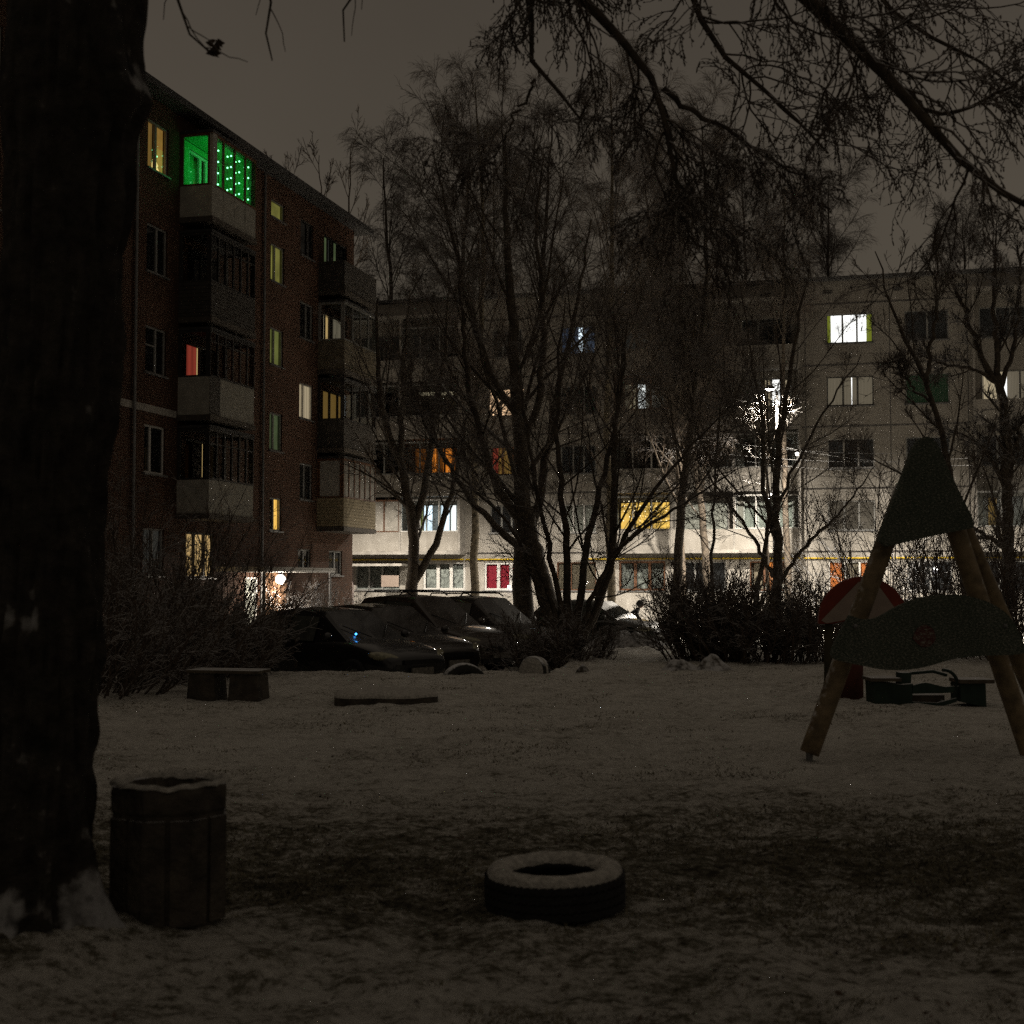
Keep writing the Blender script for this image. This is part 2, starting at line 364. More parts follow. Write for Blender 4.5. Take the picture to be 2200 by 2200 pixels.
# ------------------------------------------------------------------ ground
LOT = -.48
def ground_z(x, y, fine=True):
    x = np.asarray(x, float); y = np.asarray(y, float)
    sm = lambda a: np.clip(a, 0, 1) ** 2 * (3 - 2 * np.clip(a, 0, 1))
    edge = 23.6 + 9.0 * sm((x - .6) / 1.2)                          # the lawn ends at the car park, later along the path
    z = LOT * sm((y - edge) / 1.4)
    if fine:
        k = np.exp(-np.maximum(0, y - 30) / 15)
        z = z + k * (.05 * (vnoise(x * .8, y * .8, 1) - .5) + .045 * (vnoise(x * 3, y * 3, 2) - .5) + .036 * (vnoise(x * 8, y * 8, 3) - .5) + .018 * (vnoise(x * 19, y * 19, 4) - .5))
        z = z + .22 * np.exp(-(((x + 2.45) / .75) ** 2 + ((y - 5.75) / .7) ** 2)) + .05 * np.exp(-(((x + 1.45) / .5) ** 2 + ((y - 5.9) / .4) ** 2))
    return z
def gz(x, y): return float(ground_z(x, y))
xs = np.concatenate([-np.geomspace(400, 5, 90)[:-1], np.linspace(-5, 5, 230), np.geomspace(5, 400, 90)[1:]])
ys = np.concatenate([np.linspace(-60, 3, 14)[:-1], np.geomspace(3.0, 36, 420), np.geomspace(36, 500, 60)[1:]])
X, Y = np.meshgrid(xs, ys); Z = ground_z(X, Y)
nx, ny = len(xs), len(ys)
I = np.arange(nx * ny).reshape(ny, nx)
g = np_mesh('ground', np.stack([X, Y, Z], -1).reshape(-1, 3), np.stack([I[:-1, :-1], I[:-1, 1:], I[1:, 1:], I[1:, :-1]], -1).reshape(-1, 4), M['ground'])
tag(g, kind='structure')

# ------------------------------------------------------------------ building kit (facade in local x-z at y=0, outward is -y)
def wall_mesh(x0, x1, z0, z1, holes, depth, name, m, parent, rev=.22):
    xs_ = sorted({x0, x1, *[h[0] for h in holes], *[h[1] for h in holes]}); zs_ = sorted({z0, z1, *[h[2] for h in holes], *[h[3] for h in holes]})
    b = MB()
    for i in range(len(xs_) - 1):
        for j in range(len(zs_) - 1):
            cx, cz = (xs_[i] + xs_[i + 1]) / 2, (zs_[j] + zs_[j + 1]) / 2
            if any(h[0] < cx < h[1] and h[2] < cz < h[3] for h in holes): continue
            b.add([(xs_[i], 0, zs_[j]), (xs_[i + 1], 0, zs_[j]), (xs_[i + 1], 0, zs_[j + 1]), (xs_[i], 0, zs_[j + 1])], [(0, 1, 2, 3)])
    for a, c, d, e in holes:
        b.add([(a, 0, d), (c, 0, d), (c, 0, e), (a, 0, e), (a, rev, d), (c, rev, d), (c, rev, e), (a, rev, e)],
              [(0, 4, 5, 1), (3, 2, 6, 7), (0, 3, 7, 4), (1, 5, 6, 2)])
        b.add([(a, .9, d), (c, .9, d), (c, .9, e), (a, .9, e)], [(0, 1, 2, 3)])      # back of the room
    b.add([(x0, 0, z0), (x0, depth, z0), (x0, depth, z1), (x0, 0, z1)], [(0, 3, 2, 1)]); b.add([(x1, 0, z0), (x1, depth, z0), (x1, depth, z1), (x1, 0, z1)], [(0, 1, 2, 3)])
    b.add([(x0, depth, z0), (x1, depth, z0), (x1, depth, z1), (x0, depth, z1)], [(0, 3, 2, 1)]); b.add([(x0, 0, z1), (x1, 0, z1), (x1, depth, z1), (x0, depth, z1)], [(0, 1, 2, 3)])
    return b.build(name, m, parent)

def sheet(x0, x1, z0, z1, y, name, m, parent, folds=0):
    b = MB(); n = max(1, int(folds * 4)) if folds else 1
    vs, fs = [], []
    for i in range(n + 1):
        x = x0 + (x1 - x0) * i / n; yy = y + (.025 * math.sin(i * math.pi / 2) if folds else 0)
        vs += [(x, yy, z0), (x, yy, z1)]
    fs = [(2 * i, 2 * i + 2, 2 * i + 3, 2 * i + 1) for i in range(n)]
    b.add(vs, fs); return b.build(name, m, parent, smooth=bool(folds))

def window(parent, x0, x1, z0, z1, frame='grey_frame', cols=(.5,), behind=None, y=.05, t=.055, transom=None, label=None, pane=None, sill=True, curt=None, lintel=False):
    """behind: material of the sheet that fills the opening behind the glass (None: dark room); curt: list of (a, b, material) partial curtains"""
    f = MB(); d = .07
    f.box(x0, x1, y, y + d, z0, z0 + t); f.box(x0, x1, y, y + d, z1 - t, z1)
    f.box(x0, x0 + t, y, y + d, z0 + t, z1 - t); f.box(x1 - t, x1, y, y + d, z0 + t, z1 - t)
    for c in cols:
        xm = x0 + (x1 - x0) * c; f.box(xm - t * .75, xm + t * .75, y - .003, y + d, z0 + t, z1 - t)
    if transom:
        zt = z0 + (z1 - z0) * transom[2]; xa, xb = x0 + (x1 - x0) * transom[0], x0 + (x1 - x0) * transom[1]
        f.box(xa + t, xb - t * .8, y + .003, y + d - .003, zt - .02, zt + .02)
    o = f.build('window', M[frame], parent)
    if label: o['label'] = label
    lit = behind is not None or curt
    sheet(x0 + t, x1 - t, z0 + t, z1 - t, y + .035, 'pane', M[pane] if pane else (M['glass'] if lit else M['dark_pane']), o)
    if behind: sheet(x0, x1, z0, z1, .42 if curt else .17, 'curtain' if 'curtain' in behind else 'room', M[behind], o, folds=(x1 - x0) * 5 if 'curtain' in behind else 0)
    for q in (curt or []):
        sheet(x0 + (x1 - x0) * q[0], x0 + (x1 - x0) * q[1], z0 + (z1 - z0) * (q[3] if len(q) > 3 else 0), z1, .17, 'curtain', M[q[2]], o, folds=(x1 - x0) * (q[1] - q[0]) * 7)
    if sill: MB().box(x0 - .06, x1 + .06, -.07, y, z0 - .05, z0 - .003).build('sill', M['metal'], o)
    return o

def balcony(parent, x0, x1, zf, out, par, gl_cols=4, frame='dark_frame', glazed=True, behind=None, htop=2.42, hp=.95, ribs=0, side_frame=None, label=None, roof=True, pane=True, transom=None, slabmat='soffit', stripes=0, in_y=0):
    """balcony box in front of the wall from in_y to -out; parapet part with glazing sub-parts"""
    p = MB(); t = .05
    p.box(x0, x1, -out, -out + t, zf, zf + hp); p.box(x0, x0 + t, -out + t, in_y, zf, zf + hp); p.box(x1 - t, x1, -out + t, in_y, zf, zf + hp)
    for i in range(1, ribs):
        xr = x0 + (x1 - x0) * i / ribs; p.box(xr - .012, xr + .012, -out - .012, -out - .001, zf, zf + hp)
    for i in range(stripes):
        zr = zf + hp * (i + .5) / stripes; p.box(x0, x1, -out - .014, -out - .001, zr - hp / stripes * .43, zr + hp / stripes * .43)
        p.box(x0 - .014, x0 - .001, -out, in_y, zr - hp / stripes * .43, zr + hp / stripes * .43)
    o = p.build('balcony', M[par], parent)
    if label: o['label'] = label
    MB().box(x0 - .03, x1 + .03, -out - .04, in_y, zf - .16, zf - .003).build('slab', M[slabmat], o)
    if glazed:
        z0, z1 = zf + hp + .003, zf + htop; g_ = MB(); b = .05
        g_.box(x0 - .01, x1 + .01, -out - .015, -out + b, z0, z0 + b); g_.box(x0 - .01, x1 + .01, -out - .015, -out + b, z1 - b * 1.6, z1)
        for i in range(gl_cols + 1):
            xm = x0 + (x1 - x0) * i / gl_cols; g_.box(max(x0, xm - b * .7), min(x1, xm + b * .7), -out - .01, -out + b - .004, z0 + b, z1 - b * 1.6)
        for xe in (x0, x1 - b):
            g_.box(xe, xe + b, -out + b, in_y, z0, z0 + b); g_.box(xe, xe + b, -out + b, in_y, z1 - b * 1.6, z1); g_.box(xe, xe + b, in_y - .1, in_y, z0 + b, z1 - b * 1.6)
            g_.box(xe, xe + b, -out + b, -out + b + .09, z0 + b, z1 - b * 1.6)
        if transom:
            zt = z0 + (z1 - z0) * transom; g_.box(x0 + b, x1 - b, -out, -out + b - .01, zt - .02, zt + .02)
        g_.build('glazing_frame', M[frame], o)
        if pane:
            q = MB(); yy = -out + .02
            q.add([(x0 + b, yy, z0 + b), (x1 - b, yy, z0 + b), (x1 - b, yy, z1 - b), (x0 + b, yy, z1 - b)], [(0, 1, 2, 3)])
            q.add([(x0 + .02, yy + .05, z0 + b), (x0 + .02, in_y - .1, z0 + b), (x0 + .02, in_y - .1, z1 - b), (x0 + .02, yy + .05, z1 - b)], [(0, 3, 2, 1)])
            q.build('pane', M['glass'] if pane is True else M[pane], o)
        if roof: MB().box(x0 - .02, x1 + .02, -out - .03, in_y, z1 + .003, z1 + .08).build('cover', M['roof'], o)
    return o

# ------------------------------------------------------------------ left red brick block
aL = math.atan(780 / 3000)
LB = empty('brick_apartment_building', (-7.19, 48.5, 0), math.pi / 2 - aL, 'dark red brick five storey apartment block receding at left with green lit top balcony', 'apartment building')
LX0, LX1, LZ1 = -40.0, 4.55, 14.85
fl = [1.62, 4.32, 7.13, 9.95, 12.82]                                   # sill heights by storey
holesL = []; winL = []
def addL(x0, x1, z0, z1, **k): holesL.append((x0, x1, z0, z1)); winL.append((x0, x1, z0, z1, k))
for s0 in (-11.1,):
    addL(s0, s0 + 1.15, 12.86, 14.22, frame='grey_frame', curt=[(.0, .45, 'amber_dim'), (.5, .70, 'amber_dim'), (.70, 1, 'amber_mid', .0)], cols=(.45,), label='window lit amber with small green lights')
    addL(s0, s0 + 1.15, 10.0, 11.33, frame='grey_frame', cols=(.55,))
    addL(s0, s0 + 1.15, 7.2, 8.5, frame='grey_frame', cols=(.55,), transom=(0, .55, .6))
    addL(s0, s0 + 1.15, 4.45, 5.78, frame='white_frame', cols=(.35,))
    addL(s0, s0 + 1.15, 1.65, 2.95, frame='grey_frame', cols=(.5,), behind='grey_room')
for s0 in (-14.6,):
    for z in fl: addL(s0, s0 + 1.3, z, z + 1.35, frame='grey_frame')
for s0 in (-19, -23, -27, -31, -35):
    for z in fl: addL(s0, s0 + 1.3, z, z + 1.35, frame='grey_frame')
addL(-3.02, -1.94, 13.55, 14.15, frame='grey_frame', cols=(), behind='olive_stair', label='short stair window lit yellow green')
addL(-3.02, -1.94, 11.42, 12.68, frame='grey_frame', cols=(.38,), behind='olive_stair', label='tall stair window lit yellow green')
addL(-3.02, -1.98, 8.64, 9.88, frame='grey_frame', cols=(.38,), behind='lime_stair', label='tall stair window lit lime green')
addL(-3.00, -2.00, 5.80, 7.06, frame='grey_frame', cols=(.38,), behind='green_stair', label='tall stair window lit dull green')
addL(-2.95, -2.00, 3.15, 4.25, frame='grey_frame', cols=(.4,), curt=[(.5, .95, 'amber_room')], label='stair window with narrow amber strip')
addL(-.58, .56, 12.84, 14.1, frame='dark_frame', cols=(.6,))
addL(-.58, .56, 9.94, 11.22, frame='grey_frame', cols=(.55,))
addL(-.58, .60, 7.13, 8.37, frame='white_frame', cols=(.36,), behind='cream_curtain', label='window with bright cream curtains')
addL(-.50, .62, 4.32, 5.58, frame='grey_frame', cols=(.42,))
addL(-8.65, -6.87, 1.60, 2.92, frame='dark_frame', cols=(.33, .68), behind='warm_curtain', label='ground floor window glowing amber behind shrubs')
addL(2.2, 3.5, 1.7, 2.6, frame='grey_frame', cols=(.5,))
addL(-.6, .5, 1.9, 2.6, frame='grey_frame', cols=(.5,))
# doors and windows behind the balconies
bd = []
for x0, x1, kk in ((-9.25, -6.35, 0), (1.05, 4.3, 1)):
    for i in range(1, 5):
        zf = [0, 3.42, 6.22, 9.02, 11.86][i]
        a, c, d, e = x0 + .5, x1 - .5, zf + .7, zf + 2.2
        holesL.append((a, c, d, e)); bd.append((kk, i, a, c, d, e))
addL(-4.75, -3.75, -.46, 1.62, frame='white_frame', cols=(), behind='pale_curtain', sill=False, y=.05, label='white entrance door left of the lamp')
wall_mesh(LX0, LX1, LOT - .3, LZ1, holesL, 11, 'wall', M['brick'], LB)
for x0, x1, z0, z1, k in winL: window(LB, x0, x1, z0, z1, **k)
for kk, i, a, c, d, e in bd:
    if kk == 0 and i == 4: window(LB, a, c, d, e, frame='white_frame', cols=(.4, .6), sill=False, behind='green_room', curt=[(.0, .30, 'green_room', .0), (.70, 1, 'green_room', .0)], y=.02, t=.08)
    elif kk == 0 and i == 2: window(LB, a, c, d, e, frame='dark_frame', cols=(.5,), sill=False, curt=[(.0, .24, 'red_curtain_lit'), (.24, .5, 'red_curtain_lit'), (.5, .62, 'warm_curtain')], y=.05)
    elif kk == 0 and i == 1: window(LB, a, c, d, e, frame='dark_frame', cols=(.7,), sill=False, curt=[(.72, .80, 'warm_curtain'), (.8, .95, 'amber_dim')], y=.05)
    elif kk == 1 and i == 2: window(LB, a, c, d, e, frame='dark_frame', cols=(.35, .7), sill=False, behind='amber_dim', y=.05)
    elif kk == 1 and i == 1: window(LB, a, c, d, e, frame='dark_frame', cols=(.3,), sill=False, curt=[(.0, .3, 'peach_room', .35)], y=.05)
    elif kk == 1 and i == 3: window(LB, a, c, d, e, frame='dark_frame', cols=(.35,), sill=False, curt=[(.05, .2, 'cream_curtain'), (.28, .34, 'warm_curtain', .1), (.6, 1., 'cream_dim')], y=.05)
    elif kk == 1 and i == 4: window(LB, a, c, d, e, frame='dark_frame', cols=(.35,), sill=False, curt=[(.0, .06, 'green_stair'), (.2, .28, 'green_stair'), (.36, .46, 'grey_room'), (.6, .66, 'green_stair')], y=.05)
    else: window(LB, a, c, d, e, frame='dark_frame', cols=(.5,), sill=False, y=.05)
# balconies, near column
balcony(LB, -9.25, -6.35, 3.42, 1.0, 'parapet_lt', 6, 'dark_frame', hp=.95, transom=.7, label='pale clad balcony half hidden by shrubs')
b3 = balcony(LB, -9.25, -6.35, 6.22, 1.0, 'parapet_lt', 6, 'dark_frame', hp=1.08, transom=.75, label='balcony with pale panels and a dark corner panel')
MB().box(-9.262, -8.62, -1.014, -1.003, 6.22, 7.3).build('corner_panel', M['parapet_dk'], b3)
balcony(LB, -9.25, -6.35, 9.02, 1.0, 'parapet_dk', 6, 'dark_frame', hp=1.0, transom=.75, stripes=9, label='unlit dark balcony under the green lit one')
b5 = balcony(LB, -9.25, -6.35, 11.90, 1.0, 'parapet_lt', 4, 'brown_frame', hp=.90, htop=2.42, ribs=4, label='pale ribbed balcony glowing green from string lights')
MB().box(-9.26, -8.98, -1.02, -.93, 12.81, 14.3).build('corner_post', M['parapet_lt'], b5)
iw = MB().box(-9.18, -6.42, -.014, -.004, 11.93, 12.55).box(-9.18, -8.76, -.014, -.004, 12.553, 14.24).box(-6.84, -6.42, -.014, -.004, 12.553, 14.24).box(-8.757, -6.843, -.014, -.004, 14.065, 14.24)
iw.box(-9.18, -6.42, -.92, -.02, 14.255, 14.265).box(-6.47, -6.45, -.90, -.02, 12.9, 14.25); iw.build('inner_wall', M['green_room'], b5)
# far column
balcony(LB, 1.05, 4.3, 3.42, 1.0, 'slats', 6, 'brown_frame', hp=1.02, stripes=9, pane='pale_curtain', label='balcony clad in tan horizontal boards')
balcony(LB, 1.05, 4.3, 6.22, 1.0, 'parapet_dk', 4, 'dark_frame', hp=1.0, label='dark balcony with dim amber glazing')
balcony(LB, 1.05, 4.3, 9.02, 1.0, 'parapet_br', 4, 'grey_frame', hp=1.05, label='brown clad balcony with bright narrow curtain')
balcony(LB, 1.05, 4.3, 11.86, 1.0, 'parapet_dk', 2, 'dark_frame', hp=1.05, glazed=False, label='open dark balcony at roof end')
# roof with overhang, bands, seams, pipes
rf = MB(); rf.add([(LX0, -.55, 14.85), (5.2, -.55, 14.85), (5.2, 11.5, 14.85), (LX0, 11.5, 14.85), (LX0, -.55, 15.05), (5.2, -.55, 15.05), (5.2, 11.5, 15.05), (LX0, 11.5, 15.05)],
       [(0, 3, 2, 1), (4, 5, 6, 7), (0, 1, 5, 4), (1, 2, 6, 5), (2, 3, 7, 6), (3, 0, 4, 7)])
rf.build('roof', M['roof'], LB)
for s0 in (-11.75, -3.65): MB().tube([(s0, -.07, LOT), (s0, -.07, 14.8)], .045, 8).build('drainpipe', M['metal'], LB)
for a, b in ((-13.0, -9.35), (-16, -13.2)):
    for z in (6.12,): MB().box(a, b, -.02, -.002, z, z + .2).build('band', M['concrete'], LB)
cn = MB().box(-6.8, -1.2, -1.6, -.003, 1.78, 1.86)
cn = cn.build('canopy', M['white_frame'], LB); MB().box(-6.82, -1.18, -1.62, -.003, 1.863, 1.93).build('snow_cover', M['snow'], cn)
for s0 in (-6.6, -1.4): MB().tube([(s0, -1.5, LOT), (s0, -1.5, 1.778)], .05, 10).build('canopy_post', M['metal'], LB)
MB().box(-3.3, -2.78, -.55, -.004, LOT, 1.775).build('entrance_pier', mat('orange_pier_paint', (.34, .20, .12), var=.2), LB)

# ------------------------------------------------------------------ panel block across the back
PB = empty('panel_apartment_building', (15.4, 63.2, 0), -aL, 'long pale concrete panel apartment block across the back with many lit windows', 'apartment building')
PX0, PX1, PZ1 = -36.0, 14.0, 15.2
zs5 = [1.03, 3.78, 6.60, 9.45, 12.32]
hol, wins = [], []
def addP(x0, x1, k, h=1.35, z=None, **kw):
    z0 = zs5[k - 1] if z is None else z
    hol.append((x0, x1, z0, z0 + h)); wins.append((x0, x1, z0, z0 + h, kw))
T3 = (.35, .66)
# column right of the street lamp
addP(-1.05, 1.02, 5, frame='grey_frame', cols=T3, behind='white_room', curt=[(0, .10, 'lime_curtain'), (.86, 1, 'lime_curtain')], label='brightest window, white room between lime curtains')
addP(-1.05, 1.02, 4, frame='dark_frame', cols=T3, behind='white_room', curt=[(0, .17, 'cream_dim'), (.17, .525, 'cream_dim'), (.545, 1, 'cream_dim')], label='window with drawn cream curtains and a bright slit')
addP(-1.05, 1.02, 3, frame='white_frame', cols=T3); addP(-1.05, 1.02, 2, frame='grey_frame', cols=T3, pane='dim_pane')
addP(-1.05, 1.02, 1, frame='white_frame', cols=T3, curt=[(0, .36, 'orange_blind'), (.36, .68, 'tan_curtain'), (.68, 1, 'orange_blind')], label='ground floor window with orange blinds')
# column E
addP(2.4, 4.3, 4, frame='grey_frame', cols=(.52,), behind='green_curtain', label='window with dim green curtains')
for k in (5, 3, 2, 1): addP(2.4, 4.3, k, frame='grey_frame', cols=(.52,))
# columns I, J
addP(-13.5, -11.8, 5, frame='grey_frame', cols=T3, behind='blue_dim', curt=[(.50, .68, 'cool_room')], label='dim blue window with one bright strip')
for k in (4, 3): addP(-13.5, -11.8, k, frame='grey_frame', cols=T3)
addP(-13.5, -11.8, 2, frame='white_frame', cols=T3, behind='pale_curtain'); addP(-13.7, -11.8, 1, frame='brown_frame', cols=T3, behind='tan_curtain')
addP(-16.9, -15.4, 5, frame='grey_frame', cols=T3)
addP(-17.1, -15.3, 4, frame='grey_frame', cols=T3, curt=[(.02, .98, 'peach_room')], label='bright peach window behind the central tree')
addP(-16.95, -15.35, 3, frame='brown_frame', cols=T3, behind='amber_dim', curt=[(.0, .2, 'red_curtain_lit'), (.3, .95, 'amber_dim')], label='dim orange window with a red edge')
addP(-17.0, -15.4, 2, frame='grey_frame', cols=T3); addP(-17.3, -15.3, 1, frame='white_frame', cols=T3, behind='crimson', label='white framed window with crimson blinds', t=.1)
# ground floor windows below the loggias
addP(-10.7, -8.5, 1, h=1.38, frame='brown_frame', cols=T3, behind='lace', label='brown framed ground floor window with grey curtains', t=.09)
addP(-7.9, -5.7, 1, frame='grey_frame', cols=T3); addP(-4.6, -2.7, 1, frame='brown_frame', cols=T3, curt=[(.45, .62, 'orange_room'), (.1, .3, 'tan_curtain')], label='ground floor window with an orange strip')
addP(-20.4, -18.25, 1, h=1.38, frame='white_frame', cols=T3, behind='lace', label='white framed ground floor window with lace curtains', t=.11)
addP(-23.9, -21.6, 1, h=1.3, frame='grey_frame', cols=(.3, .6), behind='lace'); addP(-27, -25, 1, frame='grey_frame', cols=T3)
for x in (-31, -28.2):
    for k in (2, 3, 4, 5): addP(x, x + 1.8, k, frame='grey_frame', cols=T3)
for k in (1, 3, 5): addP(5.6, 7.6, k, frame='grey_frame', cols=T3)
for k in (1, 2, 3, 4, 5): addP(9.6, 11.5, k, frame='grey_frame', cols=T3)
# openings behind the loggias
lg = []                                                             # x0, x1, storey, door opening, sheet
zfP = [0, 2.92, 5.72, 8.52, 11.32]
inside = {('H', 2): 'amber_room', ('K', 2): None}
bays = {'L': (-24.4, -21.35), 'K': (-21.25, -18.35), 'H': (-10.75, -8.12), 'G': (-8.04, -5.25), 'N': (-5.17, -2.3), 'F': (5.35, 8.3)}
for key, (a, c) in bays.items():
    for i in (1, 2, 3, 4):
        if key == 'F' and i in (2, 4): continue
        q = .06 if (key, i) == ('H', 1) else .3
        hol.append((a + q, c - q, zfP[i] + .75, zfP[i] + 2.3)); lg.append((key, i, a + q, c - q, zfP[i] + .75, zfP[i] + 2.3))
wall_mesh(PX0, PX1, LOT - .3, PZ1, hol, 11, 'wall', M['panel'], PB)
for x0, x1, z0, z1, k in wins: window(PB, x0, x1, z0, z1, **k)
LC = {('H', 1): dict(frame='dark_frame', cols=(.3, .6), behind='amber_room', label='balcony window glowing yellow'),
      ('H', 3): dict(frame='brown_frame', cols=(.3, .62), curt=[(.0, .12, 'cream_dim'), (.33, .5, 'white_room', .0), (.12, .3, 'cream_curtain', .1)], label='balcony door with a bright white pane'),
      ('H', 4): dict(frame='grey_frame', cols=(.3, .6), curt=[(.05, .3, 'grey_room'), (.62, .64, 'white_room'), (.66, .95, 'grey_room')]),
      ('G', 4): dict(frame='grey_frame', cols=(.5,), curt=[(.25, .45, 'amber_dim', .55)]),
      ('G', 1): dict(frame='grey_frame', cols=(.5,), behind='pale_curtain'), ('N', 1): dict(frame='white_frame', cols=(.3,), behind='pale_curtain'),
      ('N', 3): dict(frame='grey_frame', cols=(.5,), curt=[(.45, .55, 'cream_curtain'), (.6, .75, 'white_room'), (.8, .92, 'cream_curtain')], label='balcony window with bright folds of curtain'),
      ('K', 1): dict(frame='white_frame', cols=(.3, .6), curt=[(.12, .2, 'lime_curtain'), (.24, .42, 'cool_room'), (.62, .8, 'cool_room'), (.84, .95, 'white_room')], label='balcony door with cold white panes'),
      ('K', 2): dict(frame='brown_frame', cols=(.4, .7), behind='orange_dim', curt=[(.4, .5, 'orange_room'), (.66, .85, 'orange_room')], label='balcony window glowing deep orange'),
      ('K', 3): dict(frame='dark_frame', cols=(.5,), curt=[(.1, .9, 'cream_curtain', .86)], label='balcony window with a thin bright strip'),
      ('L', 1): dict(frame='brown_frame', cols=(.25, .5, .75), behind='pale_curtain'),
      ('F', 3): dict(frame='grey_frame', cols=(.3, .7), behind='cream_dim', curt=[(.05, .4, 'cream_curtain'), (.42, .47, 'white_room')], label='warm lit balcony window at right edge'),
      ('F', 1): dict(frame='grey_frame', cols=(.3, .7), curt=[(.1, .25, 'amber_dim'), (.35, .5, 'white_room'), (.7, .9, 'cream_dim')], label='balcony window with orange and white strips')}
for key, i, a, c, d, e in lg:
    window(PB, a, c, d, e, sill=False, y=.05, **LC.get((key, i), dict(frame='grey_frame', cols=(.33, .66))))
fr = {('H', 3): 'brown_frame', ('L', 1): 'brown_frame', ('H', 2): 'white_frame', ('K', 1): 'white_frame', ('N', 1): 'white_frame'}
for key, (a, c) in bays.items():
    for i in (1, 2, 3, 4):
        if key == 'F' and i in (2, 4): continue
        open_ = (key, i) in (('G', 4), ('N', 4), ('N', 3), ('G', 1), ('L', 4), ('F', 3), ('F', 4))
        balcony(PB, a, c, zfP[i], .9, 'panel', 3 if key != 'L' else 4, fr.get((key, i), 'grey_frame'), glazed=not open_, hp=.93, htop=2.5, slabmat='concrete', roof=False, in_y=0, pane='pale_curtain' if (key, i) == ('L', 1) else True)
for x in (-24.45, -21.3, -18.3, -10.8, -8.08, -5.21, -2.25, 5.3, 8.35):
    MB().box(x - .045, x + .045, -.93, -.003, 2.75, 14.3).build('partition', M['concrete'], PB)
for a, c in ((-24.5, -18.25), (-10.85, -2.2), (5.25, 8.4)):
    MB().box(a, c, -.98, -.003, 14.303, 14.42).build('loggia_roof', M['concrete'], PB)
for z in (2.78, 5.65, 8.48, 11.3, 14.12):                            # horizontal joints of the panels
    for a, c in ((PX0, -24.55), (-18.2, -10.9), (-2.15, 5.2), (8.45, PX1)): MB().box(a, c, -.012, -.002, z, z + .075).build('panel_joint', M['seam'], PB)
for x in (-25.6, -17.9, -14.6, -11.0, -2.0, 1.75, 5.1, 9.0):
    MB().box(x - .02, x + .02, -.0105, -.0015, -.4, 15.0).build('panel_joint', M['seam'], PB)
MB().box(PX0 - .1, PX1 + .1, -.3, 11.2, 15.203, 15.36).build('roof', M['roof'], PB)
for x in (-23, -20, -16, -12, -9, -6.5, -4, -1.2, 1.9, 4.6, 8, 11): MB().box(x, x + .45, -.012, -.003, 14.62, 14.8).build('attic_vent', M['seam'], PB)
for a, c, y in ((-26, -18.3, -.12), (-18.2, -14.9, -.1), (-12.4, -2.3, -.12), (-2.2, 12, -.1)): MB().tube([(a, y - .0, 2.52), (c, y, 2.52)], .035, 8).build('gas_pipe', M['yellow'], PB)
MB().box(-24.6, -21.1, -1.2, -.004, 2.2, 2.32).build('porch_roof', M['concrete'], PB)
ew = MB().box(-25.2, -24.0, -1.1, -.004, LOT, 2.19); ew.build('porch_wall', M['pink_wall'], PB)
MB().box(-22.2, -21.3, -1.02, -1.0, 1.2, 1.75).build('notice_board', M['mush_white'], PB)

# ------------------------------------------------------------------ lamps
def street_lamp(x, y, h, power, label, ang=165, arm=(0, -.9)):
    z0 = gz(x, y); r = empty('street_lamp', (x, y, z0), 0, label, 'street lamp', 'street lamps in the courtyard')
    MB().tube([(0, 0, 0), (0, 0, h)], [.085, .055], 10).build('pole', M['lamp_body'], r)
    MB().tube([(0, 0, h - .05), (arm[0] * .5, arm[1] * .5, h + .12), (arm[0], arm[1], h + .15)], .03, 8).build('arm', M['metal'], r)
    hd = MB().lathe([(.02, .17), (.10, .15), (.19, .05), (.20, .0)], 20, (arm[0], arm[1], h)).build('lamp_head', M['lamp_body'], r, True)
    MB().lathe([(.185, .008), (.14, -.05), (.0, -.08)], 20, (arm[0], arm[1], h)).build('lamp_lens', M['lamp_glow'], r, True)
    d = bpy.data.lights.new('lamp_light', 'SPOT'); d.energy = power; d.color = (1, .90, .76); d.spot_size = R_(ang); d.spot_blend = .7; d.shadow_soft_size = .12
    l = bpy.data.objects.new('lamp_light', d); COL.objects.link(l); l.parent = r; l.location = (arm[0], arm[1], h - .12)
    return r
street_lamp(gx(1672, 56), 56.0, 9.6, 16000, 'street lamp glaring through frosted twigs at right of centre', arm=(-.4, -.7))
street_lamp(gx(1124, 59.5), 59.5, 7.6, 7200, 'street lamp hidden behind the central tree trunks', arm=(-.05, -.12))
street_lamp(gx(742, 62), 61.5, 7.2, 5600, 'street lamp behind the end of the brick block', arm=(.3, .5))
street_lamp(gx(2245, 50), 50.0, 7.8, 19000, 'street lamp just beyond the right edge behind trees', arm=(-.5, 0))
street_lamp(gx(1664, 55), 55.0, 5.4, 8500, 'low street lamp standing behind the dark trunk below the frosted twigs', arm=(.05, .1))
def wall_lamp(loc, power, r0, label, col=(1, .86, .68), soft=.1):
    r = empty('wall_lamp', loc, 0, label, 'wall lamp')
    MB().ball((0, 0, 0), r0, 14, 10).build('globe', M['bulb_white'], r, True)
    MB().lathe([(r0 * .5, 0), (r0 * .7, .03), (r0 * .7, .06), (0, .06)], 14, (0, 0, r0 * .85)).build('holder', M['lamp_body'], r, True)
    d = bpy.data.lights.new('lamp_light', 'POINT'); d.energy = power; d.color = col; d.shadow_soft_size = soft
    l = bpy.data.objects.new('lamp_light', d); COL.objects.link(l); l.parent = r; l.location = (0, -r0 * .5, -r0 - .05)
    return r
from_L = Matrix.Translation(LB.location) @ Matrix.Rotation(LB.rotation_euler.z, 4, 'Z')
from_P = Matrix.Translation(PB.location) @ Matrix.Rotation(PB.rotation_euler.z, 4, 'Z')
wall_lamp(from_L @ Vector((-4.06, -.9, 1.56)), 260, .16, 'glaring globe lamp under the snowy canopy of the brick block', (1, .86, .70))
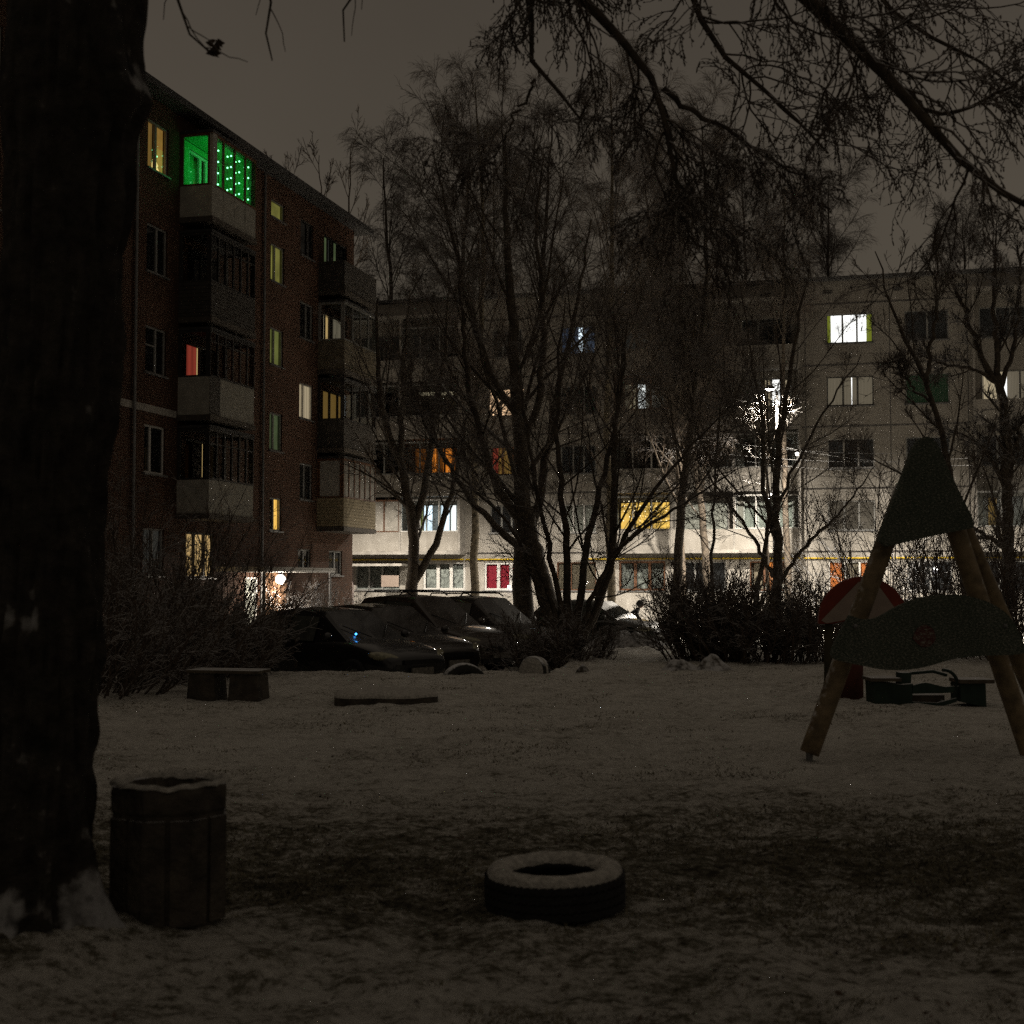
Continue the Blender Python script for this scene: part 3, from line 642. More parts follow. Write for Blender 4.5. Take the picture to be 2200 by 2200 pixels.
wall_lamp(from_P @ Vector((3.6, -.35, 2.05)), 6, .09, 'small white lamp by the far entrance seen under the triangle board', (1, .92, .95))
wall_lamp(from_P @ Vector((-2.35, -1.12, 7.2)), 4, .08, 'small bright lamp on the loggia corner below the frosted twigs')
wall_lamp(from_P @ Vector((-16.0, -.3, 1.2)), 2, .06, 'tiny lamp behind the central tree base', (1, .9, 1))

# green string in the top balcony
gs = empty('string_lights', from_L @ Vector((-9.1, -.9, 14.2)), LB.rotation_euler.z, 'green string lights hanging inside the top balcony glazing', 'string lights')
cols_ = [.15, .42, .74, 1.02, 1.25, 1.55, 1.80, 2.15, 2.42]
bulbm = None
wire = MB().tube([(0, 0, 0), (2.55, 0, 0)], .005, 4)
for j, cx in enumerate(cols_):
    wire.tube([(cx, 0, 0), (cx, 0, -1.32)], .004, 4)
wire.build('wire', M['toy_green'], gs)
for j, cx in enumerate(cols_):
    for i in range(4):
        zz = -.16 - i * .33 - (.09 if j % 2 else 0)
        if bulbm is None: bo = MB().ball((0, 0, 0), .026, 8, 6).build('bulb', M['bulb_green'], gs, True); bulbm = bo.data
        else: bo = bpy.data.objects.new('bulb', bulbm); COL.objects.link(bo); bo.parent = gs
        bo.location = (cx, 0, zz)
gl_ = bpy.data.lights.new('string_glow', 'AREA'); gl_.shape = 'RECTANGLE'; gl_.size = 2.5; gl_.size_y = 1.2; gl_.energy = 8; gl_.color = (.01, 1, .14)
go = bpy.data.objects.new('string_glow', gl_); COL.objects.link(go); go.parent = gs; go.location = (1.3, .06, -.65); go.rotation_euler = (R_(90), 0, 0)
gs2 = empty('string_lights', from_L @ Vector((-11.0, .2, 14.1)), LB.rotation_euler.z, 'short strands of green lights in the amber top window', 'string lights')
MB().tube([(0, 0, 0), (1, 0, 0)], .004, 4).build('wire', M['toy_green'], gs2)
for q in ((.1, -.35), (.2, -.37), (.1, -.75), (.2, -.77), (.62, -.3), (.66, -.32), (.78, -.42), (.6, -.72), (.68, -.72), (.74, -.71), (.84, -.8)):
    bo = bpy.data.objects.new('bulb', bulbm); COL.objects.link(bo); bo.parent = gs2; bo.location = (q[0], 0, q[1])
# tiny lit tree in the amber window
tt = empty('tabletop_tree', from_L @ Vector((-10.38, .2, 12.92)), 0, 'tiny glowing tabletop tree on the amber window sill', 'tabletop tree')
MB().lathe([(.0, .5), (.06, .34), (.04, .33), (.11, .17), (.07, .16), (.15, 0), (0, 0)], 12).build('branches', em('tree_glow', (1, .72, .25), 1.2), tt)
MB().tube([(0, 0, -.06), (0, 0, 0)], .03, 8).build('stand', M['brown_frame'], tt)
# warm garland in the yellow balcony
wg = empty('string_lights', from_P @ Vector((-10.4, -.8, 5.35)), PB.rotation_euler.z, 'warm fairy lights hanging in the yellow lit balcony', 'string lights')
wr = MB().tube([(0, 0, 0), (2.2, 0, 0)], .004, 4)
bw = None
for j in range(9):
    cx = .1 + j * .25; wr.tube([(cx, 0, 0), (cx, 0, -1.2 + .2 * (j % 3))], .003, 4)
    for i in range(5):
        if bw is None: bo = MB().ball((0, 0, 0), .022, 8, 6).build('bulb', M['bulb_warm'], wg, True); bw = bo.data
        else: bo = bpy.data.objects.new('bulb', bw); COL.objects.link(bo); bo.parent = wg
        bo.location = (cx + random.uniform(-.03, .03), 0, -.15 - i * .22 - random.uniform(0, .08))
wr.build('wire', M['brown_frame'], wg)

# overhead cables
for i, (a, b, sag) in enumerate([((1560, 950, 55), (2050, 968, 52), .25), ((1480, 965, 56), (2080, 984, 52), .3), ((1690, 962, 55), (2090, 1000, 53), .2), ((1560, 985, 55), (2020, 1012, 52), .2)]):
    A, B = at(*a), at(*b); pts = [A.lerp(B, t / 14) - Vector((0, 0, sag * 4 * (t / 14) * (1 - t / 14))) for t in range(15)]
    o = MB().tube(pts, .007, 5).build('overhead_cable', M['lamp_body'])
    tag(o, 'overhead cable, ' + ['topmost of the four beside the lamp', 'second from top of the four', 'third from top of the four', 'lowest of the four beside the lamp'][i], 'cable', 'cables strung beside the street lamp')

# ------------------------------------------------------------------ trees
rng = np.random.default_rng(11)
def nrm(v): return v / np.maximum(np.linalg.norm(v, axis=-1, keepdims=True), 1e-9)
def grow(start, dirs, length, r0, n=6, wander=.25, up=0.0, rmin=.004, curl=None):
    N = len(start); P = np.zeros((N, n + 1, 3)); P[:, 0] = start; d = nrm(dirs)
    Rr = np.zeros((N, n + 1)); Rr[:, 0] = r0
    for i in range(n):
        P[:, i + 1] = P[:, i] + d * (length / n)[:, None]
        d = d + rng.normal(0, wander, (N, 3)) + np.array([0, 0, up])
        d = nrm(d)
        Rr[:, i + 1] = rmin + (r0 - rmin) * (1 - (i + 1) / n) ** .8
    return P, Rr
def spawn(P, Rr, k, t0, t1, ang, lr, rr, lmin=.1, hz=0.0, taper=.7):
    """k children per parent branch; lr = child length / parent length"""
    N, n, _ = P.shape; n -= 1
    t = rng.uniform(t0, t1, (N, k)); idx = np.minimum((t * n).astype(int), n - 1); f = t * n - idx
    ar = np.arange(N)[:, None]
    st = P[ar, idx] * (1 - f[..., None]) + P[ar, idx + 1] * f[..., None]
    tg = nrm(P[ar, idx + 1] - P[ar, idx]); rad = Rr[ar, idx] * (1 - f) + Rr[ar, idx + 1] * f
    rnd = nrm(rng.normal(0, 1, (N, k, 3)) * np.array([1, 1, 1 - hz])); per = nrm(rnd - tg * (rnd * tg).sum(-1, keepdims=True))
    a = rng.normal(ang, ang * .25, (N, k)); d = tg * np.cos(a)[..., None] + per * np.sin(a)[..., None]
    L = np.linalg.norm(np.diff(P, axis=1), axis=-1).sum(1)[:, None]
    ln = np.maximum(lmin, L * lr * (1 - taper * t) * rng.uniform(.6, 1.25, (N, k)))
    return st.reshape(-1, 3), d.reshape(-1, 3), ln.ravel(), (rad * rr).ravel()
def tubes(groups, k=3):
    V, F, b = [], [], 0
    for P, Rr in groups:
        N, n, _ = P.shape
        T = np.gradient(P, axis=1); T = nrm(T)
        ref = np.where(np.abs(T[:, :1, 2:3]) < .8, np.array([0, 0, 1.]), np.array([1., 0, 0]))
        A = nrm(np.cross(T, np.broadcast_to(ref, T.shape))); B = np.cross(T, A)
        q = np.arange(k) * 2 * np.pi / k + .5
        ring = P[:, :, None] + (A[:, :, None] * np.cos(q)[:, None] + B[:, :, None] * np.sin(q)[:, None]) * Rr[:, :, None, None]
        V.append(ring.reshape(-1, 3)); I = np.arange(N * n * k).reshape(N, n, k) + b; b += N * n * k
        J = np.roll(I, -1, axis=2)
        F.append(np.stack([I[:, :-1], J[:, :-1], J[:, 1:], I[:, 1:]], -1).reshape(-1, 4))
    return np.concatenate(V), np.concatenate(F)
def stems(paths, wob=.03):
    """list of (points, r0, r1) -> resampled smooth polylines of equal length"""
    out, rad = [], []
    n = 22
    for pts, r0, r1 in paths:
        p = np.array([tuple(q) for q in pts]); d = np.concatenate([[0], np.cumsum(np.linalg.norm(np.diff(p, axis=0), axis=1))])
        t = np.linspace(0, d[-1], n); q = np.stack([np.interp(t, d, p[:, i]) for i in range(3)], 1)
        for _ in range(2): q[1:-1] = (q[:-2] + 2 * q[1:-1] + q[2:]) / 4
        q[1:-1] += rng.normal(0, wob, (n - 2, 3)) * np.array([1, 1, .3]); out.append(q)
        rad.append(r1 + (r0 - r1) * (1 - np.linspace(0, 1, n)) ** .9)
    return np.array(out), np.array(rad)

def tree(name, label, base, paths, spec, bark='bark', twig='twig', group=None, cat='tree'):
    """paths: stems in world coordinates; spec: list of spawn levels"""
    b = Vector(base); root = empty(name, b, 0, label, cat, group)
    P0, R0 = stems([([Vector(q) - b for q in p[0]], p[1], p[2]) for p in paths])
    groups_t, groups_c = [(P0, R0)], []
    keep = [i for i, p in enumerate(paths) if len(p) < 4]; P, Rr = P0[keep], R0[keep]
    for i, s in enumerate(spec):
        st, d, ln, r = spawn(P, Rr, s['k'], s.get('t0', .25), s.get('t1', .98), s.get('ang', .8), s['lr'], s.get('rr', .6), s.get('lmin', .15), s.get('hz', 0), s.get('taper', .6))
        r = np.maximum(r, s.get('rmin', .006) * 1.2)
        P, Rr = grow(st, d, ln, r, s.get('n', 6), s.get('w', .2), s.get('up', 0), s.get('rmin', .006))
        (groups_t if i == 0 else groups_c).append((P, Rr))
        if s.get('side'):                                              # leave room for further levels from the stems as well
            pass
    V, F = tubes(groups_t[:1], 9); tk = np_mesh('trunk', V, F, M[bark], root)
    V, F = tubes(groups_t[1:], 5); np_mesh('limbs', V, F, M[bark if bark == 'bark' else 'twig'], root)
    V, F = tubes(groups_c, 3); np_mesh('crown', V, F, M[twig], root)
    return root
UPR = lambda k=1.0: [dict(k=int(16 * k), lr=.48, ang=.66, t0=.2, rr=.34, n=10, w=.06, up=.03, rmin=.0075, taper=.5), dict(k=9, lr=.42, ang=.62, rr=.5, n=7, w=.08, up=.015, rmin=.005), dict(k=6, lr=.44, ang=.62, rr=.65, n=5, w=.10, up=.01, rmin=.0036, lmin=.3), dict(k=2, lr=.5, ang=.6, rr=.8, n=3, w=.12, rmin=.003, lmin=.15)]
BIR = [dict(k=46, lr=.27, ang=.62, t0=.26, rr=.32, n=9, w=.06, up=.04, rmin=.0075, taper=.55), dict(k=9, lr=.44, ang=.6, rr=.55, n=7, w=.08, up=-.05, rmin=.005), dict(k=8, lr=.58, ang=.5, rr=.7, n=6, w=.09, up=-.16, rmin=.0036, lmin=.5), dict(k=4, lr=.6, ang=.45, rr=.8, n=4, w=.1, up=-.2, rmin=.0028, lmin=.3)]

# the birch pattern is built three times and reused further off
def birch_at(px, Yd, top_py, label, lean=0, spec=BIR, r=.17, bark='birch', group='tall birches between the blocks'):
    x = gx(px, Yd); z0 = gz(x, Yd); zt = EYE + (1245 - top_py) / 3000 * Yd; h = zt - z0
    p = [(x, Yd, z0 - .2), (x + lean * .3 + rng.normal(0, .15), Yd, z0 + h * .35), (x + lean * .7 + rng.normal(0, .25), Yd + rng.normal(0, .3), z0 + h * .7), (x + lean, Yd, zt)]
    return tree('birch_tree', label, (x, Yd, z0), [(p, r, .02)], spec, bark=bark, group=group), h
B1, h1 = birch_at(1020, 51, 175, 'tall birch with lit lower trunk left of the central tree')
B2, h2 = birch_at(1315, 50, 140, 'tall birch with yellowish lit trunk right of the central tree')
B3, h3 = birch_at(1440, 44, 260, 'dark leaning birch standing left of the big hedge', lean=1.1, bark='bark')
B4, h4 = birch_at(1694, 59.5, 415, 'pale birch lit by the street lamp from above', r=.17, bark='bark', spec=[dict(BIR[0], t0=.66, k=30, lr=.22)] + BIR[1:])
def dup_birch(src, px, Yd, rz, sc, label):
    o = copy_tree(src); x = gx(px, Yd); o.location = (x, Yd, gz(x, Yd)); o.rotation_euler = (0, 0, rz); o.scale = (sc * 1.05, sc * 1.05, sc); o['label'] = label; o['group'] = 'tall birches between the blocks'
    return o
dup_birch(B3, 850, 86, 2.1, 1.75, 'birch whose top rises over the end of the brick block')
dup_birch(B3, 1466, 60, 4.4, 1.22, 'birch in front of the unlit loggias')
dup_birch(B3, 965, 86, 5.4, 1.8, 'slender birch rising behind the forked tree')
dup_birch(B3, 1240, 86, 3.9, 1.85, 'birch behind the panel block above the blue window')
dup_birch(B3, 1330, 87, .4, 1.7, 'birch behind the panel block above the garland lit balcony')
dup_birch(B4, 1790, 84, .9, 1.42, 'birch behind the panel block above the brightest window')
dup_birch(B4, 1600, 82, 3.1, 1.40, 'birch behind the panel block above the lamp')
dup_birch(B3, 1530, 61, 3.0, 1.10, 'birch left of the street lamp')
dup_birch(B4, 2080, 85, 2.2, 1.32, 'birch behind the panel block at far right')
dup_birch(B2, 1060, 84, .5, 1.32, 'birch behind the panel block left of centre')

# bare tree behind the end of the brick block
x_ = gx(700, 60)
tree('bare_tree', 'open bare tree rising above the roof end of the brick block', (x_, 60, LOT), [([(x_, 60, LOT), (x_ - .1, 60, 7), (x_ - .2, 60, 13)], .16, .06), ([(x_, 60, 7), (x_ - 1.0, 60, 13), (x_ - 1.7, 60, 19)], .10, .015), ([(x_, 60, 8), (x_ + .8, 60, 13.5), (x_ + 1.0, 60, 20.5)], .10, .015), ([(x_ - .1, 60, 10), (x_ - .1, 60, 15), (x_ - .4, 60, 20)], .08, .015)],
     [dict(k=13, lr=.34, ang=.55, t0=.25, rr=.5, n=8, w=.07, up=.08, rmin=.011), dict(k=7, lr=.42, ang=.5, rr=.6, n=6, w=.09, up=.05, rmin=.009), dict(k=5, lr=.5, ang=.5, rr=.7, n=4, w=.12, rmin=.007)])
# forked tree by the cars
Yf = 44
tree('forked_tree', 'forked tree with three bare stems behind the parked cars', at(885, 1290, Yf), [
    ([at(880, 1330, Yf), at(885, 1200, Yf), at(890, 1120, Yf), at(872, 1040, Yf), at(858, 985, Yf), at(830, 930, Yf), at(818, 850, Yf), at(806, 760, Yf), at(812, 640, Yf)], .21, .03),
    ([at(890, 1130, Yf), at(908, 1070, Yf), at(926, 980, Yf), at(936, 880, Yf), at(958, 760, Yf), at(965, 620, Yf)], .13, .02),
    ([at(890, 1250, Yf), at(915, 1205, Yf), at(948, 1150, Yf), at(960, 1080, Yf), at(985, 1000, Yf), at(1000, 900, Yf), at(1040, 800, Yf)], .13, .02),
    ([at(858, 985, Yf), at(862, 900, Yf), at(866, 780, Yf), at(880, 640, Yf)], .11, .02)], UPR(.75))
# central tree
Yc = 38
tree('central_tree', 'biggest dark tree at centre with crown filling the sky', at(1145, 1340, Yc), [
    ([at(1122, 1360, Yc), at(1122, 1250, Yc), at(1124, 1120, Yc), at(1120, 1000, Yc), at(1112, 860, Yc), at(1100, 700, Yc), at(1090, 500, Yc), at(1085, 300, Yc)], .30, .03),
    ([at(1195, 1370, Yc - .3), at(1172, 1270, Yc - .3), at(1145, 1180, Yc - .2), at(1130, 1090, Yc)], .30, .20, 0),
    ([at(1118, 1120, Yc), at(1080, 1080, Yc), at(1040, 960, Yc - 1), at(1010, 850, Yc - 1.2), at(990, 700, Yc - 1.4), at(985, 560, Yc - 1.5)], .14, .02),
    ([at(1140, 1150, Yc), at(1175, 1000, Yc + .5), at(1190, 860, Yc + .8), at(1240, 660, Yc + 1), at(1270, 470, Yc + 1)], .14, .02),
    ([at(1118, 980, Yc), at(1160, 860, Yc), at(1170, 700, Yc - .5), at(1150, 500, Yc - 1), at(1170, 330, Yc - 1)], .12, .02),
    ([at(1115, 900, Yc), at(1060, 820, Yc), at(1000, 640, Yc), at(960, 450, Yc), at(930, 320, Yc)], .11, .015),
    ([at(1125, 1180, Yc - .5), at(1060, 1130, Yc - 1), at(985, 1040, Yc - 2), at(920, 930, Yc - 3), at(880, 820, Yc - 3)], .11, .015)], UPR(.95))
# many stemmed tree right of it
Ym = 33
tree('many_stemmed_tree', 'many stemmed tree fanning out before the yellow lit balcony', at(1225, 1380, Ym), [
    ([at(1225, 1390, Ym), at(1215, 1200, Ym), at(1205, 1050, Ym), at(1195, 850, Ym), at(1215, 640, Ym)], .11, .015),
    ([at(1235, 1390, Ym), at(1255, 1200, Ym), at(1290, 1040, Ym), at(1330, 880, Ym), at(1350, 680, Ym)], .11, .015),
    ([at(1245, 1390, Ym), at(1310, 1230, Ym), at(1320, 1080, Ym), at(1322, 900, Ym), at(1345, 720, Ym)], .13, .02),
    ([at(1250, 1390, Ym), at(1320, 1190, Ym - .5), at(1400, 1060, Ym - 1), at(1480, 960, Ym - 1.2), at(1570, 870, Ym - 1.4)], .09, .012),
    ([at(1240, 1390, Ym), at(1300, 1210, Ym - .5), at(1370, 1140, Ym - 1), at(1470, 1080, Ym - 1.4), at(1580, 1010, Ym - 1.6)], .075, .012),
    ([at(1215, 1390, Ym), at(1170, 1250, Ym - .4), at(1100, 1130, Ym - .8), at(1030, 1060, Ym - 1), at(950, 990, Ym - 1)], .075, .012),
    ([at(1215, 1390, Ym), at(1190, 1220, Ym - .4), at(1150, 1050, Ym - .5), at(1130, 900, Ym - .5), at(1090, 720, Ym - .5)], .08, .012)], UPR(.8))
# tree in front of the lamp
Yl = 36
tree('lampside_tree', 'dark bare tree standing right in front of the street lamp glare', at(1672, 1340, Yl), [
    ([at(1668, 1350, Yl), at(1668, 1200, Yl), at(1668, 1050, Yl), at(1672, 940, Yl), at(1700, 780, Yl), at(1740, 560, Yl)], .14, .015),
    ([at(1668, 1160, Yl), at(1640, 1060, Yl), at(1640, 900, Yl), at(1610, 760, Yl), at(1590, 600, Yl)], .07, .012),
    ([at(1620, 1340, Yl), at(1640, 1150, Yl), at(1700, 1010, Yl), at(1770, 890, Yl), at(1850, 760, Yl)], .07, .012),
    ([at(1668, 1260, Yl), at(1730, 1170, Yl - .5), at(1800, 1110, Yl - .8), at(1880, 1000, Yl - 1)], .06, .01),
    ([at(1660, 1240, Yl), at(1610, 1140, Yl - .5), at(1550, 1060, Yl - .8), at(1480, 960, Yl - 1)], .06, .01),
    ([at(1528, 1340, Yl), at(1532, 1100, Yl), at(1545, 900, Yl), at(1560, 720, Yl)], .05, .01)], UPR(.6))
# frosted young tree right beside the lamp
Yq = 55.0
tree('frosted_tree', 'small tree with brightly lit frosted twigs around the street lamp', at(1650, 1330, Yq), [
    ([at(1650, 1335, Yq), at(1648, 1100, Yq), at(1645, 930, Yq), at(1636, 800, Yq)], .08, .015),
    ([at(1648, 1000, Yq), at(1680, 890, Yq), at(1735, 840, Yq)], .05, .01), ([at(1646, 980, Yq), at(1612, 900, Yq), at(1575, 860, Yq)], .05, .01), ([at(1646, 940, Yq), at(1664, 870, Yq - .6), at(1676, 810, Yq - .8)], .05, .01)],
    [dict(k=8, lr=.25, ang=.85, t0=.5, rr=.5, n=8, w=.17, up=0, rmin=.008), dict(k=4, lr=.55, ang=.8, rr=.7, n=6, w=.2, up=-.04, rmin=.007), dict(k=3, lr=.65, ang=.7, rr=.8, n=4, w=.22, up=-.05, rmin=.0055, lmin=.3)], twig='twig_near_lamp')

# right hand trees
Yr = 32
tree('right_forked_tree', 'bare forked tree leaning left behind the triangle board', at(2075, 1380, Yr), [
    ([at(2085, 1390, Yr), at(2065, 1150, Yr), at(2030, 960, Yr), at(2000, 850, Yr), at(1992, 822, Yr), at(1945, 720, Yr), at(1905, 630, Yr), at(1880, 540, Yr)], .12, .012),
    ([at(1992, 822, Yr), at(2003, 740, Yr), at(2012, 650, Yr), at(2015, 530, Yr)], .06, .01),
    ([at(2010, 880, Yr), at(1950, 820, Yr), at(1905, 770, Yr)], .04, .008)],
    [dict(k=13, lr=.36, ang=.65, t0=.3, rr=.4, n=8, w=.07, up=.04, rmin=.008), dict(k=8, lr=.42, ang=.65, rr=.6, n=6, w=.10, up=.02, rmin=.006), dict(k=5, lr=.45, ang=.7, rr=.7, n=4, w=.2, rmin=.005, lmin=.2)])
Yr = 35
tree('right_fan_tree', 'bare tree at right edge whose limbs fan out above its trunk', at(2165, 1390, Yr), [
    ([at(2165, 1395, Yr), at(2168, 1200, Yr), at(2162, 1050, Yr), at(2160, 900, Yr), at(2148, 835, Yr)], .17, .11),
    ([at(2148, 835, Yr), at(2115, 790, Yr), at(2080, 685, Yr), at(2050, 620, Yr), at(2010, 540, Yr)], .10, .012),
    ([at(2148, 835, Yr), at(2138, 720, Yr), at(2132, 640, Yr), at(2140, 480, Yr)], .09, .012),
    ([at(2150, 835, Yr), at(2180, 750, Yr), at(2185, 660, Yr), at(2200, 520, Yr)], .07, .012),
    ([at(2148, 830, Yr), at(2100, 795, Yr), at(2020, 780, Yr), at(1950, 750, Yr)], .06, .01),
    ([at(2165, 1180, Yr), at(2080, 1130, Yr), at(2000, 1100, Yr)], .07, .01),
    ([at(2162, 1050, Yr), at(2120, 960, Yr), at(2060, 930, Yr), at(1990, 905, Yr)], .05, .01),
    ([at(2162, 1080, Yr), at(2190, 920, Yr), at(2240, 820, Yr)], .08, .01)],
    [dict(k=14, lr=.36, ang=.65, t0=.2, rr=.4, n=8, w=.07, up=.03, rmin=.009), dict(k=8, lr=.42, ang=.65, rr=.6, n=6, w=.10, up=.01, rmin=.007), dict(k=5, lr=.45, ang=.7, rr=.7, n=4, w=.2, rmin=.006, lmin=.2)], twig='twig_snowy')

# ------------------------------------------------------------------ shrubs
def shrub(label, cx, cy, rx, ry, h, n=60, spread=.55, lean=(0, 0), rmin=.005, k2=9, k3=5, twig='shrub', r0=.018, group=None, name='shrub'):
    z0 = gz(cx, cy); root = empty(name, (cx, cy, z0), 0, label, 'shrub', group)
    a = rng.uniform(0, 2 * np.pi, n); q = np.sqrt(rng.uniform(0, 1, n))
    st = np.stack([rx * q * np.cos(a), ry * q * np.sin(a), np.full(n, -.05)], 1)
    d = np.stack([np.cos(a) * q * spread + lean[0] + rng.normal(0, .18, n), np.sin(a) * q * spread + lean[1] + rng.normal(0, .18, n), np.ones(n)], 1)
    P, Rr = grow(st, d, h * rng.uniform(.55, 1.1, n), np.full(n, r0), 8, .10, .02, rmin)
    g1 = (P, Rr)
    s = spawn(P, Rr, k2, .12, .98, .6, .38, .7, .2, 0, .45); P2, R2 = grow(s[0], s[1], s[2], np.maximum(s[3], rmin), 5, .16, .03, rmin * .85)
    s = spawn(P2, R2, k3, .2, 1, .6, .45, .8, .12, 0, .4); P3, R3 = grow(s[0], s[1], s[2], np.maximum(s[3], rmin * .8), 4, .2, 0, rmin * .7)
    V, F = tubes([g1], 4); np_mesh('stems', V, F, M[twig], root); V, F = tubes([(P2, R2), (P3, R3)], 3); np_mesh('twigs', V, F, M[twig], root)
    return root
GL = 'bare shrubs along the left edge of the lawn'
shrub('low spreading shrub with long shoots beside the tree trunk', gx(215, 19), 19, .9, 1.0, 1.7, 70, .9, (.35, 0), group=GL)
shrub('dense shrub behind the left end of the bench', gx(325, 21), 21.5, 1.1, 1.0, 1.9, 80, .6, (.1, 0), group=GL)
shrub('tall shrub in front of the amber ground floor window', gx(400, 24), 24.5, 1.1, 1.0, 2.5, 60, .5, group=GL)
shrub('shrub between the bench and the first parked car', gx(470, 22.5), 22.6, .7, .8, 1.3, 60, .7, (.3, 0), group=GL)
shrub('tallest shrub at far left behind the trunk', gx(250, 27), 27.5, 1.4, 1.0, 4.0, 80, .45, group=GL)
shrub('shrub before the lamp lit entrance', gx(480, 33), 33, .8, .8, 1.7, 22, .6, group=GL, k2=7)
shrub('small snowy shrub at the corner of the brick block', gx(705, 47), 47.5, .9, .6, 2.0, 50, .7, twig='twig_snowy', group=GL)
shrub('lit shrub right of the entrance lamp', gx(665, 45), 45.2, 1.0, .8, 2.0, 40, .8, twig='twig_snowy', group=GL)
GR = 'dark hedge shrubs behind the lawn at right'
shrub('left end of the dark hedge right of the path', gx(1520, 26.8), 27, .75, .7, 1.9, 80, .5, group=GR, k2=11, k3=6, rmin=.006)
shrub('second dark hedge shrub from the path', gx(1600, 26), 26.6, 1.0, .8, 1.6, 80, .55, group=GR, k2=11, k3=6, rmin=.0055)
shrub('dark hedge shrub just left of the red half round board', gx(1690, 26.5), 26.6, 1.1, .8, 1.6, 80, .55, group=GR, k2=11, k3=6, rmin=.0055)
shrub('dark hedge shrub directly behind the red half round board', gx(1830, 27), 27.4, 1.2, .8, 1.6, 70, .5, group=GR, k2=10, k3=6, rmin=.006)
shrub('tall thin shrub seen through the climbing frame', gx(1980, 28), 28.5, 1.1, .8, 4.4, 26, .3, group=GR, k2=7, k3=4)
shrub('tall shrub with clinging leaves behind the right legs', gx(2110, 29), 29.5, 1.1, .8, 4.8, 34, .35, group=GR, k2=8, k3=4)
shrub('dark shrub at the right edge of the lawn', gx(2210, 27), 27.3, 1.2, .8, 2.6, 90, .5, group=GR, k2=10)
shrub('dark thicket at the foot of the central tree', gx(1200, 27), 27.4, .75, .7, 1.35, 90, .5, group=GR, k2=10, k3=6, rmin=.006)
shrub('snowy shrub under the lamp in front of the pale wall', gx(1850, 46), 46, 1.3, .9, 4.8, 14, .5, group=GR, twig='twig_snowy', r0=.03, rmin=.008, k2=9)

